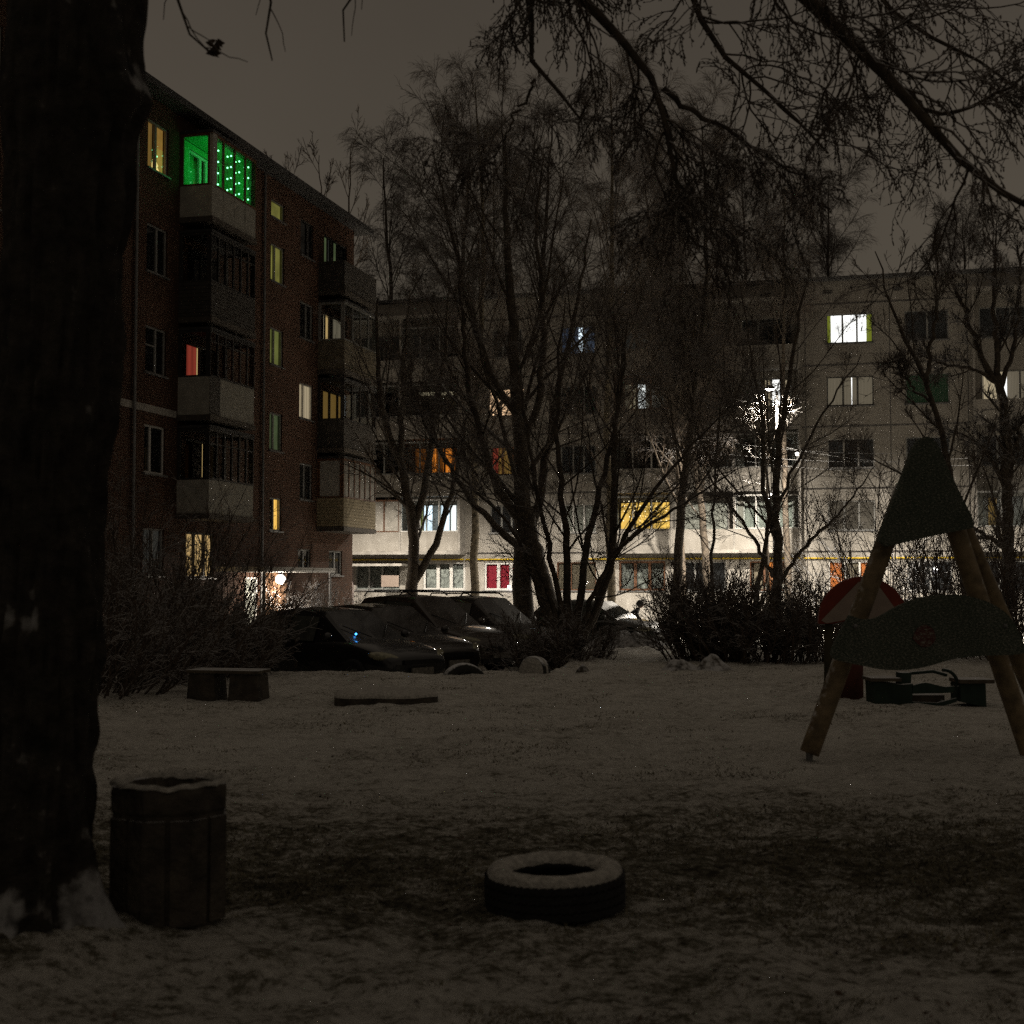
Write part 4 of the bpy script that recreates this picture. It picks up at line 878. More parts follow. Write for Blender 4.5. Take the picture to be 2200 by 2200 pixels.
# ------------------------------------------------------------------ foreground tree with overhanging limbs
def foreground_tree():
    Yt = 5.9; s = Yt / 3000
    root = empty('foreground_tree', (-2.05, Yt, 0), 0, 'big dark rough barked tree trunk at left edge with overhanging twigs', 'tree')
    c = [(48, 2060), (58, 1900), (66, 1750), (85, 1430), (105, 1100), (134, 600), (146, 330), (152, 215), (156, 120), (160, 0), (175, -400), (200, -900), (220, -1400)]
    W_ = [330, 262, 236, 226, 222, 232, 250, 286, 272, 272, 250, 210, 150]
    zc = [at(p[0], p[1], Yt) for p in c]
    zz = np.array([q.z for q in zc]); xx = np.array([q.x for q in zc]); rr = np.array(W_) * s / 2
    zr = np.linspace(-.15, zz[-1], 260); k = 96
    X_ = np.interp(zr, zz, xx); Rr = np.interp(zr, zz, rr); q = np.arange(k) * 2 * np.pi / k
    Zg, Qg = np.meshgrid(zr, q, indexing='ij')
    flare = np.exp(-np.maximum(0, Zg) / .17) * (.08 + .22 * (.5 + .5 * np.cos(Qg * 5 + 1.2)) ** 2)
    ridg = (vnoise(Qg * 9 / 1.0 + 50, Zg * 3.2, 5) - .5) * .055 + (vnoise(Qg * 22 + 9, Zg * 9, 6) - .5) * .03 + (vnoise(Qg * 3, Zg * 1.6, 7) - .5) * .05
    burl = .07 * np.exp(-(((Zg - (EYE + 1035 * s)) / .09) ** 2 + ((np.angle(np.exp(1j * (Qg + .2)))) / .5) ** 2))
    Rg = Rr[:, None] + flare + ridg + burl
    V = np.stack([X_[:, None] + 2.05 + Rg * np.cos(Qg), Rg * np.sin(Qg), Zg], -1).reshape(-1, 3)
    I = np.arange(260 * k).reshape(260, k); J = np.roll(I, -1, 1)
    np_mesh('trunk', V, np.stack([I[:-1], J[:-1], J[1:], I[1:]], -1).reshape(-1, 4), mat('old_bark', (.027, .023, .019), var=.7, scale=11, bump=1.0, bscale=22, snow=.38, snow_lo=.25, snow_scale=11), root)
    o = Vector((-2.05, Yt, 0)); top = lambda h: Vector((X_[min(259, int((h + .15) / (zz[-1] + .15) * 259))], Yt, h))
    D = lambda *p: [at(*q) - o for q in p]
    limbs = [([top(6.6) - o] + D((700, -420, 8.0), (1080, -300, 9.3), (1150, 0, 9.6), (1132, 100, 9.6), (1150, 170, 9.6), (1178, 215, 9.6), (1250, 260, 9.6)), .09, .008),
             ([top(6.9) - o] + D((800, -500, 7.6), (1130, -120, 9.0), (1235, 0, 9.2), (1340, 60, 9.2), (1395, 130, 9.2), (1425, 190, 9.2), (1435, 270, 9.2), (1440, 360, 9.2), (1460, 420, 9.2)), .10, .010),
             ([top(7.1) - o] + D((900, -560, 8.5), (1400, -250, 10), (1490, 0, 10.2), (1505, 110, 10.2), (1550, 150, 10.2), (1640, 190, 10.2), (1720, 250, 10.2), (1780, 330, 10.2)), .075, .008),
             ([top(7.4) - o] + D((1000, -620, 8.0), (1500, -230, 8.6), (1720, 0, 8.8), (1800, 62, 8.8), (1880, 110, 8.8), (1930, 200, 8.8), (2000, 300, 8.8), (2080, 375, 8.8), (2150, 430, 8.8), (2260, 470, 8.8)), .11, .016),
             ([top(7.6) - o] + D((1300, -640, 9.5), (1780, -200, 10.5), (1900, 60, 10.5), (2010, 70, 10.5), (2120, 110, 10.5), (2200, 200, 10.5)), .07, .008),
             (D((1425, 190, 9.2), (1500, 250, 9.2), (1590, 290, 9.2), (1660, 350, 9.2), (1740, 380, 9.3)), .022, .006),
             (D((1790, 60, 9.0), (1930, 190, 9.1), (2000, 250, 9.1), (2080, 235, 9.1), (2160, 195, 9.1), (2240, 120, 9.1)), .022, .008),
             (D((1150, 170, 9.6), (1100, 260, 9.7), (1060, 340, 9.8)), .012, .005),
             (D((1430, 270, 9.3), (1470, 420, 9.4), (1470, 500, 9.4), (1550, 560, 9.4)), .016, .006),
             ([top(7.2) - o] + D((330, -300, 6.5), (350, -30, 6.9), (380, 70, 7.0), (405, 118, 7.0), (450, 112, 7.0)), .03, .004),
             ([top(7.0) - o] + D((500, -350, 6.8), (560, -80, 7.4), (580, 40, 7.5), (585, 130, 7.5)), .03, .004),
             ([top(7.3) - o] + D((700, -350, 7.0), (790, -80, 7.6), (735, 30, 7.7), (740, 90, 7.7)), .03, .004)]
    P0, R0 = stems([(p, a, b) for p, a, b in limbs], .02)
    spec = [dict(k=24, t0=.38, ang=.8, lr=.16, rr=.5, n=9, w=.17, up=-.03, rmin=.0045, lmin=.45, hz=.1, taper=.2), dict(k=7, ang=.7, lr=.55, rr=.7, n=6, w=.18, up=-.12, rmin=.003, lmin=.25), dict(k=4, ang=.6, lr=.6, rr=.8, n=5, w=.2, up=-.16, rmin=.0024, lmin=.15)]
    gr = []
    for gi, sel in enumerate((slice(0, 5), slice(5, 9))):
      P, Rr = P0[sel], R0[sel]
      for li, d in enumerate(spec):
        st = spawn(P, Rr, (8 if gi and not li else d['k']), d.get('t0', .2), 1, d['ang'], d['lr'], d['rr'], d['lmin'], d.get('hz', 0), d.get('taper', .4))
        P, Rr = grow(st[0], st[1], np.minimum(st[2], 1.3), np.clip(st[3], d['rmin'] * 1.2, .012), d['n'], d['w'], d['up'], d['rmin']); gr.append((P, Rr))
    # thin hanging twigs at top left
    st = spawn(P0[9:], R0[9:], 5, .72, 1, .6, .05, .7, .25); gr.append(grow(st[0], st[1], np.minimum(st[2], .5), np.full(len(st[2]), .004), 5, .18, -.12, .0022))
    V, F = tubes([(P0[i:i + 1], R0[i:i + 1]) for i in range(9)], 7)
    for i in range(12):
        V, F = tubes([(P0[i:i + 1], R0[i:i + 1])], 7); np_mesh('limb', V, F, M['bark'], root)
    # catkins and buds at the twig ends
    ends = np.concatenate([g_[0][:, -1] for g_ in (gr[2], gr[5])]); n = len(ends); pick = rng.uniform(0, 1, n) < .6; e = ends[pick]
    dn = np.tile(np.array([0, 0, -1.]), (len(e), 1)) + rng.normal(0, .25, (len(e), 3))
    Pc, Rc = grow(e, dn, rng.uniform(.02, .05, len(e)), np.full(len(e), .006), 3, .1, 0, .003); Rc[:, 0] = .002; Rc[:, 1] = .006; Rc[:, 2] = .006
    sb = []
    for Pg in (gr[1], gr[2], gr[4], gr[5]):                                           # buds along the fine twigs
        q = spawn(Pg[0], Pg[1], 4, .1, .95, .7, .02, 1, .02); n_ = len(q[0]); Pb, Rb = grow(q[0], q[1], rng.uniform(.012, .026, n_), np.full(n_, .004), 2, .1, 0, .003); Rb[:, 1] = .0052; sb.append((Pb, Rb))
    V, F = tubes(gr + [(Pc, Rc)] + sb, 3); np_mesh('twigs', V, F, M['twig'], root)
    # unseen rest of the crown, added overhead to darken the near snow
    ups = []
    for i in range(15):
        a = 2 * math.pi * i / 15 + .2; hh = 6.2 + 2.6 * ((i * 7) % 15) / 15; ln = 3.2 + 1.6 * ((i * 4) % 5) / 5
        b0 = top(hh) - o; dx, dy = math.cos(a), math.sin(a)
        if dy > .55: continue
        ups.append(([b0, b0 + Vector((dx * ln * .4, dy * ln * .4, 1.0)), b0 + Vector((dx * ln * .8, dy * ln * .8, 1.5)), b0 + Vector((dx * ln * 1.3, dy * ln * 1.3, 1.1))], .07, .012))
    Pu, Ru = stems(ups, .03); P, Rr = Pu, Ru; gu = []
    for d in (dict(k=16, lr=.35, lmin=.6), dict(k=10, lr=.5, lmin=.4), dict(k=8, lr=.5, lmin=.25)):
        q = spawn(P, Rr, d['k'], .15, 1, .75, d['lr'], .55, d['lmin'], 0, .3); P, Rr = grow(q[0], q[1], q[2], np.clip(q[3], .006, .03), 5, .12, -.03, .005); gu.append((P, Rr))
    V, F = tubes([(Pu, Ru)], 6); np_mesh('limbs', V, F, M['bark'], root)
    V, F = tubes(gu, 3); np_mesh('crown', V, F, M['twig'], root)
    # cluster of dead leaves on a twig
    b = MB(); c0 = at(462, 110, 7.0) - o
    for i in range(9):
        a = random.uniform(0, 6.28); tl = random.uniform(.05, .085); p = c0 + Vector((random.uniform(-.045, .045), random.uniform(-.03, .03), random.uniform(-.02, .03)))
        u_ = Vector((math.cos(a), math.sin(a) * .5, random.uniform(-.5, .6))).normalized(); v_ = u_.cross(Vector((random.uniform(-1, 1), 1, random.uniform(-1, 1)))).normalized()
        m_ = p + u_ * tl * .5 + Vector((0, 0, .012))
        b.add([p, m_ + v_ * tl * .32, p + u_ * tl, m_ - v_ * tl * .32, m_ + Vector((0, 0, -.02))], [(0, 1, 4), (1, 2, 4), (2, 3, 4), (3, 0, 4)])
    b.build('dead_leaves', M['leaf'], root)
    return root
foreground_tree()

# ------------------------------------------------------------------ cars
def car(name, label, x, y, heading, paint, L=4.3, W=1.76, H=1.48, cabin=(-.44, -.30, .06, .24), racks=False, frosted=False, alarm=False, belt=.94, hood=.90):
    z0 = LOT
    root = empty(name, (x, y, z0), heading, label, 'car', 'cars parked in the yard')
    st = [(-.5, .80, .45, .72), (-.485, .90, .28, belt * .96), (-.40, .97, .22, belt), (-.2, 1, .20, belt), (.05, 1, .20, belt), (.22, 1, .20, belt), (.30, .99, .21, hood * 1.02), (.40, .95, .23, hood * .93), (.46, .88, .25, hood * .84), (.49, .78, .28, hood * .74), (.5, .68, .34, hood * .66)]
    b = MB(); rows = []
    for xs_, wf, zb, zs_ in st:
        w = W / 2 * wf; half = [(0, zb), (w * .82, zb), (w * .97, zb + .1), (w, (zb + zs_) / 2), (w * .965, zs_ - .12 * (zs_ - zb)), (w * .87, zs_), (w * .45, zs_ + .035), (0, zs_ + .045)]
        rows.append([(xs_ * L, yv, zv) for yv, zv in half] + [(xs_ * L, -yv, zv) for yv, zv in half[-2:0:-1]])
    n = len(rows[0]); vs = [p for r in rows for p in r]
    fs = [(i * n + j, (i + 1) * n + j, (i + 1) * n + (j + 1) % n, i * n + (j + 1) % n) for i in range(len(rows) - 1) for j in range(n)]
    fs += [tuple(range(n)), tuple((len(rows) - 1) * n + j for j in range(n - 1, -1, -1))]
    b.add(vs, fs)
    # cabin
    xr, xrr, xrf, xw = [c * L for c in cabin]; wb, wt = W / 2 * .90, W / 2 * .70
    sec = [(xr, belt - .02, wb * .9), (xrr, H - .06, wt), ((xrr + xrf) / 2, H, wt * 1.03), (xrf, H - .04, wt), (xw, belt - .0, wb * .92)]
    cb = []
    for xx, zt, ww in sec:
        zt2 = max(zt, belt); wl = wb if xx not in (xr, xw) else ww
        cb.append([(xx, wl, belt - .05), (xx, ww + (0 if zt2 > belt + .1 else 0), max(belt, zt2 - .10)), (xx, ww * .86, zt2), (xx, 0, zt2 + .02), (xx, -ww * .86, zt2), (xx, -ww, max(belt, zt2 - .10)), (xx, -wl, belt - .05)])
    body = b.build('body', paint, root, True)
    vs = [p for r in cb for p in r]; n = 7; c_ = MB()
    c_.add(vs, [(i * n + j, (i + 1) * n + j, (i + 1) * n + j + 1, i * n + j + 1) for i in range(4) for j in range(6)])
    c_.build('cabin', paint, root, False, bevel=.05)
    sb = body.modifiers.new('smooth', 'SUBSURF'); sb.levels = 1; sb.render_levels = 2
    gl = mat('car_glass', (.075, .080, .070), rough=.45, spec=.3) if not frosted else mat('frosted_car_glass', (.22, .215, .20), rough=.5, var=.15)
    dk = M['car_dark']
    def patch(nm, q, m, ins=.08, off=.02):
        A, B, C_, D_ = [Vector(p) for p in q]; cen = (A + B + C_ + D_) / 4; nn = (B - A).cross(D_ - A).normalized()
        if nn.dot(cen - Vector((0, 0, .9))) < 0: nn = -nn
        p = MB(); N_ = 6
        vs = []
        for i in range(N_ + 1):
            for j in range(N_ + 1):
                u, v = i / N_, j / N_; s_ = lambda t: ins + (1 - 2 * ins) * t
                P = (A * (1 - s_(u)) + B * s_(u)) * (1 - s_(v)) + (D_ * (1 - s_(u)) + C_ * s_(u)) * s_(v)
                vs.append(P + nn * (off + .015 * (1 - (2 * u - 1) ** 2) * (1 - (2 * v - 1) ** 2)))
        p.add(vs, [(i * (N_ + 1) + j, (i + 1) * (N_ + 1) + j, (i + 1) * (N_ + 1) + j + 1, i * (N_ + 1) + j + 1) for i in range(N_) for j in range(N_)])
        return p.build(nm, m, root, True)
    hw = lambda i: cb[i]
    patch('windshield', (hw(3)[1], hw(4)[0], hw(4)[6], hw(3)[5]), gl, .06, .02)
    patch('rear_window', (hw(1)[1], hw(0)[0], hw(0)[6], hw(1)[5]), gl, .10, .03)
    for sgn, ia, ib in ((1, 0, 1), (-1, 6, 5)):
        patch('side_window', (hw(2)[ia], hw(3)[ia], hw(3)[ib], hw(2)[ib]), gl, .05, .03); patch('side_window', (hw(1)[ia], hw(2)[ia], hw(2)[ib], hw(1)[ib]), gl, .05, .03)
        m = MB().ball((xw - .25, sgn * (W / 2 + .08), belt + .08), .1, 10, 8, (.7, 1.0, .75)); m.build('mirror', paint, root, True)
        hl = MB().ball((0, 0, 0), 1, 14, 10, (.30, .10, .085)).build('headlight', M['headlight'], root, True)
        hl.location = (L * .447, sgn * W * .375, hood * .76); hl.rotation_euler = (0, .18, sgn * -.95)
    pl = MB().box(L * .505, L * .515, -.26, .26, .38, .49).build('number_plate', M['plate'], root)
    MB().box(L * .497, L * .507, -.42, .42, .55, .63).build('grille', dk, root)
    MB().box(L * .49, L * .503, -.55, .55, .28, .36).build('air_intake', dk, root)
    for xx in (.31 * L, -.30 * L):
        for sgn in (1, -1):
            t = MB().lathe([(.20, -.1), (.28, -.105), (.32, -.08), (.325, 0), (.32, .08), (.28, .105), (.20, .1)], 24).build('wheel', M['rubber'], root, True)
            t.rotation_euler = (R_(90), 0, 0); t.location = (xx, sgn * (W / 2 - .09), .325)
            rm = MB().lathe([(.0, -.07), (.05, -.085), (.19, -.05), (.205, -.1), (.205, .1), (.19, .05), (.05, .085), (0, .07)], 20).build('rim', M['metal'], t, True)
    for sgn in (1, -1):
        MB().tube([(xw + .03, sgn * .15, belt + .055), (xw - .32, sgn * .55, belt + .26)], .010, 5).build('wiper', dk, root)
    if racks:
        for sgn in (1, -1): MB().tube([(xrr, sgn * wt * .9, H - .02), (xrr + .1, sgn * wt * .92, H + .075), (xrf - .25, sgn * wt * .92, H + .075), (xrf - .1, sgn * wt * .9, H)], .017, 6).build('roof_rail', dk, root)
        for fx in (.25, .75): MB().box(xrr + (xrf - xrr) * fx - .03, xrr + (xrf - xrr) * fx + .03, -wt, wt, H + .095, H + .125).build('roof_bar', dk, root)
    if alarm: MB().ball((xw - .10, -.42, belt + .115), .02, 8, 6).build('alarm_light', M['alarm_blue'], root, True)
    return root
M['car_dark'] = mat('black_trim', (.012, .012, .012), rough=.5); M['headlight'] = mat('headlight_lens', (.26, .25, .17), rough=.12, spec=.6, var=.4, scale=20)
M['plate'] = mat('dull_number_plate', (.17, .16, .14), var=.5, scale=30)
def paint(nm, c, sn=.07):
    m = mat(nm, c, rough=.4, var=.1, spec=.3, snow=sn, snow_lo=.9); p = m.node_tree.nodes['Principled BSDF']
    p.inputs['Coat Weight'].default_value = .8; p.inputs['Coat Roughness'].default_value = .06
    return m
hd = -R_(41); F_ = Vector((math.cos(hd), math.sin(hd), 0))
def park(px, Yn, L, **k):                                           # nose of the car at this place
    nose = Vector((gx(px, Yn), Yn, 0)); c = nose - F_ * (L / 2)
    return car(x=c.x, y=c.y, heading=hd + k.pop('dh', 0), L=L, **k)
park(905, 24.6, 4.3, name='parked_car', label='nearest parked car, dark hatchback with a blue alarm light in its windscreen', paint=paint('black_car_paint', (.010, .011, .013)), H=1.50, alarm=True)
park(992, 27.0, 4.3, name='parked_car', label='second parked car in the row, dark with a small plate', paint=paint('charcoal_car_paint', (.020, .016, .013)), H=1.52, dh=-.05)
park(1075, 29.6, 4.5, name='parked_car', label='third parked car, dark estate with roof rails', paint=paint('brown_car_paint', (.045, .035, .028)), H=1.68, racks=True, belt=1.02, hood=.98)
park(1185, 32.6, 4.3, name='parked_car', label='farthest car of the row with a pale frosted windscreen and roof rack', paint=paint('grey_car_paint', (.06, .055, .05)), H=1.62, racks=True, frosted=True, belt=.98)
park(1415, 37.5, 4.3, name='parked_car', label='dark car alone behind the path between the trees', paint=paint('dark_green_car_paint', (.014, .018, .014)), H=1.46, dh=.15)

# ------------------------------------------------------------------ person beyond the car, bending forward
def person(x, y, z, label):
    root = empty('person', (x, y, z), 0, label, 'person')
    V_ = [(0, 0, .92), (0, 0, 1.02), (.10, 0, 1.18), (.22, 0, 1.32), (.29, 0, 1.40), (.33, 0, 1.46),
          (-.02, .10, .88), (.04, .11, .48), (-.03, .11, .08), (.12, .12, .04), (-.02, -.10, .88), (-.06, -.11, .48), (-.14, -.11, .08), (.01, -.12, .04),
          (.20, .19, 1.30), (.30, .22, 1.06), (.46, .16, .95), (.52, .13, .93), (.20, -.19, 1.30), (.28, -.22, 1.06), (.44, -.17, .93), (.50, -.14, .91)]
    E_ = [(0, 1), (1, 2), (2, 3), (3, 4), (4, 5), (0, 6), (6, 7), (7, 8), (8, 9), (0, 10), (10, 11), (11, 12), (12, 13), (3, 14), (14, 15), (15, 16), (16, 17), (3, 18), (18, 19), (19, 20), (20, 21)]
    rad = [.16, .16, .17, .16, .075, .06, .10, .07, .055, .045, .10, .07, .055, .045, .085, .06, .05, .04, .085, .06, .05, .04]
    me = bpy.data.meshes.new('body'); me.from_pydata(V_, E_, []); o = link('body', me, M['cloth'], root)
    sk = o.modifiers.new('skin', 'SKIN'); me.skin_vertices.new() if not me.skin_vertices else None
    for i, r in enumerate(rad): me.skin_vertices[0].data[i].radius = (r, r)
    me.skin_vertices[0].data[0].use_root = True
    s2 = o.modifiers.new('sub', 'SUBSURF'); s2.levels = 1; s2.render_levels = 2; sk.use_smooth_shade = True
    h = MB().ball((.37, 0, 1.56), .105, 14, 10, (1.0, .8, 1.15)); h.ball((.475, 0, 1.55), .018, 6, 5, (1, .8, 1.2)); h.build('head', M['skin'], root, True)
    k = MB().ball((.355, 0, 1.585), .118, 14, 10, (1.0, .88, 1.1)); k.box(.44, .50, -.06, .06, 1.625, 1.64); k.build('hood', M['cloth'], root, True)
    return root
pp = at(1352, 1330, 46)
person(pp.x, 46, LOT - .35 + .0, 'dark clothed person with hood bending forward beside the lone car')

# ------------------------------------------------------------------ lawn furniture
def place(o): return o
# concrete bin
bx, by = gx(371, 6.18), 6.18
rb = empty('litter_bin', (bx, by, gz(bx, by) - .01), R_(12), 'squat ribbed concrete litter bin with snow on its rim beside the trunk', 'litter bin')
b = MB(); ko = 8
def octa(r): return [(r * math.cos(math.pi / 8 + i * math.pi / 4), r * math.sin(math.pi / 8 + i * math.pi / 4)) for i in range(ko)]
def ring(mb, rs):
    vs = []
    for r, z in rs: vs += [(x, y, z) for x, y in octa(r)]
    mb.add(vs, [(i * ko + j, i * ko + (j + 1) % ko, (i + 1) * ko + (j + 1) % ko, (i + 1) * ko + j) for i in range(len(rs) - 1) for j in range(ko)])
ring(b, [(.262, 0), (.268, .1), (.272, .52)]); b.build('shell', M['cement'], rb)
rb_ = MB(); ring(rb_, [(.272, .521), (.280, .535), (.283, .62), (.276, .645), (.225, .640), (.205, .60), (.20, .12), (.0, .1)]); rb_.build('rim', M['cement'], rb)
ribs = MB()
for i in range(ko):
    a = math.pi / 4 * i
    for d in (-.062, .062):
        c = Vector((.250 * math.cos(a) - d * math.sin(a), .255 * math.sin(a) + d * math.cos(a), 0)); ux = Vector((math.cos(a), math.sin(a), 0)); uy = Vector((-math.sin(a), math.cos(a), 0))
        ribs.add([c - uy * .050 - ux * .03 + Vector((0, 0, .02)), c + uy * .050 - ux * .03 + Vector((0, 0, .02)), c + uy * .050 + ux * .008 + Vector((0, 0, .02)), c - uy * .050 + ux * .008 + Vector((0, 0, .02)),
                  c - uy * .050 - ux * .03 + Vector((0, 0, .5)), c + uy * .050 - ux * .03 + Vector((0, 0, .5)), c + uy * .050 + ux * .010 + Vector((0, 0, .5)), c - uy * .050 + ux * .010 + Vector((0, 0, .5))],
                 [(0, 3, 2, 1), (4, 5, 6, 7), (0, 1, 5, 4), (1, 2, 6, 5), (2, 3, 7, 6), (3, 0, 4, 7)])
ribs.build('ribs', M['cement'], rb)
rb.scale = (.93, .93, .92)
sn = MB(); k = 64; vs = []
for r, z in [(.280, .643), (.278, .655), (.264, .664), (.240, .656), (.222, .632)]:
    for j in range(k):
        q = 2 * math.pi * j / k; oc = 1 / math.cos(((q) % (math.pi / 4)) - math.pi / 8) * math.cos(math.pi / 8)
        wv = .012 * math.sin(q * 3 + 1) + .01 * math.sin(q * 7); rr_ = r * oc + (wv if r < .25 else wv * .3); vs.append((rr_ * math.cos(q), rr_ * math.sin(q), z + .004 * math.sin(q * 5) + .004 * math.sin(q * 13)))
sn.add(vs, [(i * k + j, i * k + (j + 1) % k, (i + 1) * k + (j + 1) % k, (i + 1) * k + j) for i in range(4) for j in range(k)]); sn.build('snow_rim', M['snow'], rb, True)

# tyres
def tyre_obj(name, label, R, w, loc, rot=(0, 0, 0), snow=None, tread=True, group='old tyres set in the lawn', m='rubber'):
    r = empty(name, loc, 0, label, 'tyre', group); r.rotation_euler = rot
    ri = R * .60
    prof = [(ri, -w * .38), (ri + .03, -w * .5), (R * .90, -w * .5), (R * .985, -w * .40), (R, -w * .2), (R, w * .2), (R * .985, w * .40), (R * .90, w * .5), (ri + .03, w * .5), (ri, w * .38), (ri + .03, w * .2), (R * .86, w * .05), (R * .86, -w * .05), (ri + .03, -w * .2)]
    MB().lathe(prof, 56, closed=True).build('casing', M[m], r, True)
    if tread:
        t = MB()
        for j in range(56):
            q = 2 * math.pi * j / 56
            for zz in (-.32, -.1, .1, .32):
                c = Vector((math.cos(q), math.sin(q), 0)); u_ = Vector((-math.sin(q), math.cos(q), 0)); hh = .022; p = c * R * (.998 if abs(zz) < .3 else .992)
                z_ = zz * w; d = w * .08
                vs = [p - u_ * hh + Vector((0, 0, z_ - d)), p + u_ * hh + Vector((0, 0, z_ - d + .01)), p + u_ * hh + Vector((0, 0, z_ + d + .01)), p - u_ * hh + Vector((0, 0, z_ + d))]
                vs += [v + c * .009 for v in vs]
                t.add(vs, [(4, 5, 6, 7), (0, 1, 5, 4), (1, 2, 6, 5), (2, 3, 7, 6), (3, 0, 4, 7)])
        t.build('tread', M['rubber'], r)
    if snow: snow(r, R, ri, w)
    return r
def cap_snow(r, R, ri, w):
    s_ = MB(); k = 72; vs = []
    for rr_, z in [(R * .985, w * .40), (R * .96, w * .5 + .008), (R * .90, w * .5 + .026), (R * .78, w * .5 + .030), (ri + .035, w * .5 + .022), (ri + .008, w * .5 - .002), (ri + .004, w * .42)]:
        for j in range(k):
            q = 2 * math.pi * j / k; d = .0022 * math.sin(q * 5) + .002 * math.sin(q * 11 + 1) + .0015 * math.sin(q * 23); vs.append(((rr_ + d) * math.cos(q), (rr_ + d) * math.sin(q), z + d * .8))
    s_.add(vs, [(i * k + j, i * k + (j + 1) % k, (i + 1) * k + (j + 1) % k, (i + 1) * k + j) for i in range(6) for j in range(k)]); s_.build('snow_cap', M['snow'], r, True)
ty = 6.68; tx = gx(1191, ty)
tyre_obj('old_tyre', 'old tyre lying flat in the foreground with a ring of snow', .325, .185, (tx, ty, gz(tx, ty) + .085), (R_(1), R_(-1.2), 0), cap_snow)
x_ = gx(1000, 24)
tyre_obj('old_tyre', 'half buried tyre forming a low arch in front of the cars', .40, .22, (x_, 23.2, gz(x_, 23.2) - .22), (R_(90), 0, R_(20)), None, False, m='rubber_snow')
x_ = gx(1147, 23.6)
hb = tyre_obj('old_tyre', 'upright half buried tyre with snow on its side near the thicket', .28, .20, (x_, 23.3, gz(x_, 23.3) + .0), (R_(84), 0, R_(-38)), None, False, m='rubber_snow')
MB().lathe([(.27, -.06), (.285, .0), (.275, .07), (.25, .105), (.15, .125), (.0, .13)], 40).build('snow_cap', M['snow'], hb, True)
# concrete slab with snow
sx_, sy_ = gx(832, 17.9), 17.85
rs = empty('concrete_slab', (sx_, sy_, gz(sx_, sy_) - .02), R_(6), 'low concrete slab under rounded snow in the middle of the lawn', 'concrete slab')
def blob_outline(r, k=60, sq=.82):
    out = []
    for j in range(k):
        q = 2 * math.pi * j / k; oc = 1 / max(abs(math.cos(q)), abs(math.sin(q)) * 1.0) if False else 1
        e = (abs(math.cos(q)) ** 3.2 + abs(math.sin(q)) ** 3.2) ** (-1 / 3.2); out.append((r * e * math.cos(q), r * sq * e * math.sin(q)))
    return out
b = MB(); o_ = blob_outline(.655); n_ = len(o_)
b.add([(x, y, -.05) for x, y in o_] + [(x, y, .105) for x, y in o_], [(j, (j + 1) % n_, n_ + (j + 1) % n_, n_ + j) for j in range(n_)] + [tuple(range(n_, 2 * n_))]); b.build('slab', M['cement'], rs)
s_ = MB(); vs = []
for f, z in [(1.0, .106), (.99, .13), (.94, .155), (.8, .175), (.55, .19), (.25, .197)]: vs += [(x * f, y * f, z + .008 * math.sin(x * 9) * math.cos(y * 7)) for x, y in o_]
s_.add(vs, [(i * n_ + j, i * n_ + (j + 1) % n_, (i + 1) * n_ + (j + 1) % n_, (i + 1) * n_ + j) for i in range(5) for j in range(n_)] + [tuple(5 * n_ + j for j in range(n_))]); s_.build('snow_cap', M['snow'], rs, True)

# bench
bx_, by_ = gx(492, 18.3), 18.3
rb = empty('bench', (bx_, by_, gz(bx_, by_) - .02), R_(-14), 'backless plank bench on two concrete blocks at left of the lawn', 'bench')
for x0, x1 in ((-.48, -.10), (.10, .50)):
    MB().add([(x0 - .02, -.20, -.05), (x1 + .02, -.20, -.05), (x1 + .02, .20, -.05), (x0 - .02, .20, -.05), (x0 + .01, -.18, .38), (x1 - .01, -.18, .38), (x1 - .01, .18, .38), (x0 + .01, .18, .38)], [(0, 3, 2, 1), (4, 5, 6, 7), (0, 1, 5, 4), (1, 2, 6, 5), (2, 3, 7, 6), (3, 0, 4, 7)]).build('support', M['cement'], rb, bevel=.02)
for y0, y1, z in ((-.205, -.02, .383), (.01, .205, .386)): MB().box(-.50, .52, y0, y1, z, z + .045).build('seat_plank', M['bench_wood'], rb, bevel=.01)

# snowy debris mound
def mound(name, label, x, y, sx, sy, h, seed, m, cat):
    k, l_ = 40, 16; rg = np.random.default_rng(seed); V, F = [], []
    for i in range(l_ + 1):
        f = i / l_
        for j in range(k):
            q = 2 * math.pi * j / k; r = f; px, py = r * math.cos(q) * sx, r * math.sin(q) * sy
            z = h * max(0, 1 - f ** 1.6) * (.55 + .9 * float(vnoise(np.array(px * 5 + seed), np.array(py * 5), seed))) + .04 * (float(vnoise(np.array(px * 16), np.array(py * 16 + seed), seed)) - .5) * (1 - f)
            V.append((px, py, z - .03))
    F = [(i * k + j, i * k + (j + 1) % k, (i + 1) * k + (j + 1) % k, (i + 1) * k + j) for i in range(l_) for j in range(k)]
    o = MB().add(V, F).build(name, m, None, False); o.location = (x, y, gz(x, y)); tag(o, label, cat); return o
mound('debris_heap', 'left heap of crumpled debris under snow by the hedge', gx(1462, 24.2), 24.2, .36, .28, .22, 3, M['debris'], 'debris')
mound('debris_heap', 'right heap of crumpled debris under snow by the hedge', gx(1535, 24.0), 24.1, .36, .28, .24, 9, M['debris'], 'debris')
mound('snowy_stone', 'small snow capped stone left of the path mouth', gx(1251, 23.3), 23.3, .13, .12, .24, 12, M['debris'], 'stone')
mound('snow_bank', 'lumpy snow bank at the end of the path before the lone car', gx(1345, 32.5), 32.5, 1.0, .5, .36, 5, M['debris'], 'snow bank')

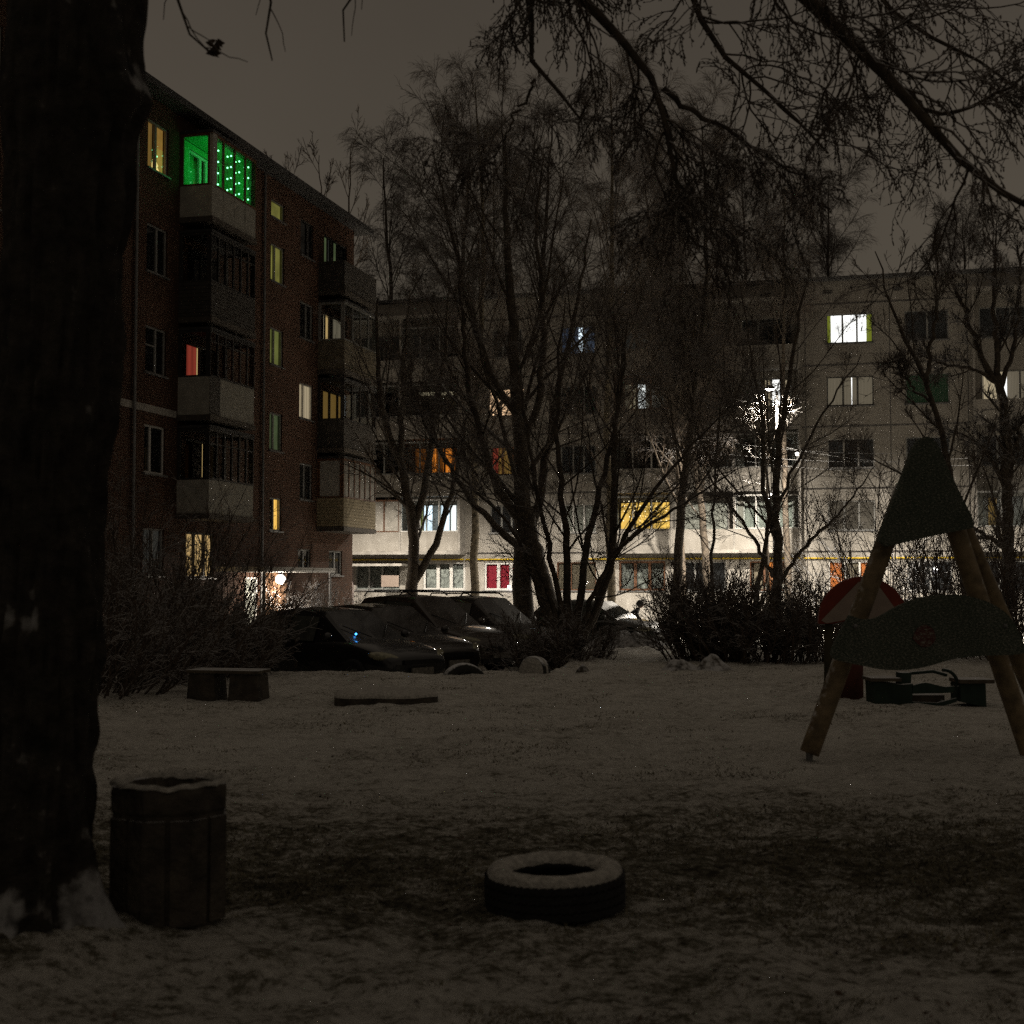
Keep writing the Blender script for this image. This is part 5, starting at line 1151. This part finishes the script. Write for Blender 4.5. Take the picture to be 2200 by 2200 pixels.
# timber frame with triangle board and wavy board
Ya = 12.1
A_ = lambda px, py, Y=Ya: at(px, py, Y)
ox = gx(1960, Ya); ra = empty('climbing_frame', (ox, Ya, gz(ox, Ya)), 0, 'playground frame of leaning amber logs with snow plastered triangle and wavy boards', 'climbing frame')
org = Vector((ox, Ya, gz(ox, Ya)))
def logm(p0, p1, r, name='leg'):
    a, b_ = p0 - org, p1 - org; n = 14; pts = [a.lerp(b_, i / n) for i in range(n + 1)]
    return MB().tube(pts, r, 18).build(name, M['log'], ra, True)
foot = at(1739, 1618, 12.15)
l1 = logm(foot, A_(1945, 1045, 12.12), .085); MB().tube([foot - org + Vector((0, 0, .06)), foot - org + Vector((-.0, 0, -.12))], .03, 8).build('foot_pin', M['metal'], l1)
logm(A_(2225, 1655, 12.15), A_(2024, 1050, 12.12), .085)
logm(A_(2268, 1600, 13.0), A_(2036, 1060, 12.24), .085)
def dense(poly, n=60):
    p = np.array(poly); d = np.concatenate([[0], np.cumsum(np.linalg.norm(np.diff(p, axis=0), axis=1))]); t = np.linspace(0, d[-1], n)
    q = np.stack([np.interp(t, d, p[:, i]) for i in range(2)], 1)
    for _ in range(3): q[1:-1] = (q[:-2] + 2 * q[1:-1] + q[2:]) / 4
    return [tuple(v) for v in q]
def board(name, poly_px, Yb, th, m, smooth_n=0):
    pl_ = [(lambda v: (v.x - org.x, v.z - org.z))(at(px, py, Yb)) for px, py in poly_px]
    b = MB().prism(pl_, Yb - org.y, Yb - org.y + th)
    o = b.build(name, m, ra); return o
tri = dense([(1890, 1162), (1898, 1130), (1930, 1050), (1954, 985), (1967, 952), (1976, 938), (1990, 932), (2004, 936), (2014, 950), (2035, 1000), (2075, 1085), (2097, 1120), (2092, 1134)], 40) + [(2010, 1150), (1907, 1174)]
board('triangle_board', tri, 11.92, .10, M['gusset'])
wav = dense([(1825, 1322), (1836, 1325), (1850, 1331), (1872, 1332), (1895, 1323), (1925, 1304), (1965, 1287), (2005, 1278), (2045, 1277), (2085, 1281), (2125, 1293), (2160, 1314), (2178, 1334), (2195, 1370), (2206, 1402)], 60)
wav += dense([(2206, 1402), (2190, 1407), (2130, 1408), (2070, 1412), (2030, 1420), (2000, 1431), (1950, 1440), (1900, 1440), (1840, 1428), (1780, 1415), (1792, 1384), (1825, 1322)], 50)[1:-1]
wb_ = board('wavy_board', wav, 11.88, .06, M['gusset'])
em_ = dense([(1960, 1372), (1968, 1350), (1985, 1340), (2005, 1350), (2012, 1372), (2000, 1388), (1980, 1392), (1960, 1372)], 30)
pl_ = [(lambda v: (v.x - org.x, v.z - org.z))(at(px, py, 11.88)) for px, py in em_]
MB().prism(pl_, 11.872 - org.y, 11.879 - org.y).build('emblem', M['gusset_pic'], wb_)
for o_x, o_y in ((1838, 1345), (2160, 1345)):
    v = at(o_x, o_y, 11.88) - org; MB().ball((v.x, v.y, v.z), .02, 8, 6).build('bolt', M['metal'], wb_)

# half round red board on posts
mx, my = gx(1852, 18.4), 18.4
rm = empty('play_arch', (mx, my, gz(mx, my)), R_(4), 'red half round play board with a pale triangle, standing behind the log frame', 'playground arch')
arc = [(.60 * math.cos(a), .99 + .585 * math.sin(a)) for a in np.linspace(-.06, math.pi + .06, 48)] + [(-.42, .955), (-.2, 1.0), (.1, .985), (.4, .955)]
MB().prism(arc, -.035, .035).build('board', M['mush_red'], rm, bevel=.008)
MB().prism([(-.57, 1.0), (-.50, .962), (-.22, 1.012), (.1, .998), (.38, .968), (.52, 1.02), (.17, 1.50), (.06, 1.545), (-.07, 1.50)], -.043, -.038).build('triangle', M['mush_white'], rm)
MB().tube([(-.16, .1, -.05), (-.15, .1, .5), (-.14, .06, 1.2)], [.18, .17, .05], 20).build('stem', M['mush_stem'], rm, True)
MB().tube([(-.46, .06, -.05), (-.44, .06, 1.1)], .055, 10).build('post', M['olive'], rm, True)

# toy boat seat behind the frame
tx_, ty_ = gx(1985, 17.6), 17.6
rt = empty('play_bench', (tx_, ty_, gz(tx_, ty_) - .01), 0, 'low dark green play seat with wavy rail and hoop seen under the wavy board', 'play bench')
q_ = lambda px, py: ((px - 1985) / 170.0, (1507 - py) / 170.0)
def pp_(*pts): return [q_(*p) for p in pts]
MB().prism(pp_((1866, 1504), (1945, 1508), (1948, 1462), (1925, 1464), (1864, 1458)), -.2, .2).build('end_box', M['toy_green'], rt)
MB().prism(pp_((2048, 1500), (2102, 1511), (2101, 1462), (2048, 1462)), -.2, .2).build('end_box', M['toy_green'], rt)
MB().box(*[q_(1858, 0)[0], q_(1922, 0)[0]], -.24, .22, q_(0, 1457)[1], q_(0, 1450)[1]).build('seat_board', M['bench_wood'], rt)
MB().box(*[q_(2046, 0)[0], q_(2118, 0)[0]], -.24, .22, q_(0, 1461)[1], q_(0, 1453)[1]).build('seat_board', M['bench_wood'], rt)
wv_ = dense([(1946, 1466), (1960, 1462), (1975, 1459), (1995, 1464), (2015, 1469), (2035, 1467)], 24) + dense([(2035, 1480), (2015, 1482), (1980, 1482), (1946, 1483)], 10)
MB().prism([q_(*p) for p in wv_], -.2, -.16).build('wavy_rail', M['toy_green'], rt)
MB().prism(pp_((1915, 1505), (1945, 1512), (2000, 1512), (2040, 1500), (2040, 1492), (2000, 1502), (1945, 1500)), -.19, -.15).build('skirt', M['toy_green'], rt)
MB().prism(pp_((1925, 1466), (1948, 1468), (1950, 1440), (1926, 1440)), -.1, .1).build('post', M['toy_green'], rt)
MB().tube([(q_(1952, 0)[0], 0, q_(0, 1442)[1]), (q_(2000, 0)[0], 0, q_(0, 1438)[1]), (q_(2030, 0)[0], 0, q_(0, 1446)[1])], .022, 8).build('top_rail', M['toy_green'], rt)
hp_ = [(q_(2018, 0)[0] + .17 * math.cos(a), -.12, q_(0, 1468)[1] + .20 * math.sin(a)) for a in np.linspace(-1.9, 1.7, 22)]
MB().tube(hp_, .022, 8).build('hoop', M['toy_green'], rt)
MB().box(q_(1955, 0)[0], q_(2030, 0)[0], .1, .5, .0, .10).build('low_step', M['bench_wood'], rt)

# ------------------------------------------------------------------ grass tufts and leaf litter
def tufts(n, label):
    u = rng.uniform(0, 1, n); y = 3.6 * (26 / 3.6) ** u; x = rng.uniform(-.40, .40, n) * y
    dens = vnoise(x * 1.1, y * 1.6, 31) * .6 + vnoise(x * 4, y * 5, 32) * .4 + .32 * np.exp(-((y + 1.0 * vnoise(x * .6, y * .6, 9) - 8.3) / 1.5) ** 2)
    ok = dens > rng.uniform(.55, .95, n); x, y = x[ok], y[ok]; n = len(x); z = ground_z(x, y)
    a = rng.uniform(0, 2 * np.pi, n); h = rng.uniform(.006, .026, n); lean = rng.uniform(.3, 1.6, n) * h; wd = rng.uniform(.002, .0045, n) * (1 + y / 14)
    dx, dy = np.cos(a), np.sin(a); b = rng.uniform(0, 2 * np.pi, n)
    p = np.stack([x, y, z - .004], 1); s_ = np.stack([dx, dy, np.zeros(n)], 1) * wd[:, None]
    t = p + np.stack([np.cos(b) * lean, np.sin(b) * lean, h], 1)
    V = np.stack([p - s_, p + s_, t + s_ * .3, t - s_ * .3], 1).reshape(-1, 3)
    o = np_mesh('grass', V, np.arange(4 * n).reshape(-1, 4), M['grass'], None, False); tag(o, label, 'grass', kind='stuff')
tufts(200000, 'short frosted grass and litter poking through the thin snow')

def litter(n, label):
    y = 3.6 * (24 / 3.6) ** rng.uniform(0, 1, n); x = rng.uniform(-.40, .40, n) * y
    ok = vnoise(x * .9, y * .9, 77) + .45 * np.exp(-((y - 8.2) / 2) ** 2) > rng.uniform(.35, 1.15, n); x, y = x[ok], y[ok]; n = len(x); z = ground_z(x, y) + .006
    a = rng.uniform(0, 2 * np.pi, n); L = rng.uniform(.008, .022, n); W = L * rng.uniform(.3, .6, n)
    p = np.stack([x, y, z], 1); u = np.stack([np.cos(a), np.sin(a), rng.normal(0, .35, n)], 1) * L[:, None]; v = np.stack([-np.sin(a), np.cos(a), rng.normal(0, .35, n)], 1) * W[:, None]
    V = np.stack([p - u, p - v * .9, p + u, p + v * .9], 1).reshape(-1, 3)
    o = np_mesh('leaf_litter', V, np.arange(4 * n).reshape(-1, 4), M['leaf'], None, False); tag(o, label, 'leaf litter', kind='stuff')
litter(3800, 'small dead leaves scattered on the thin snow')
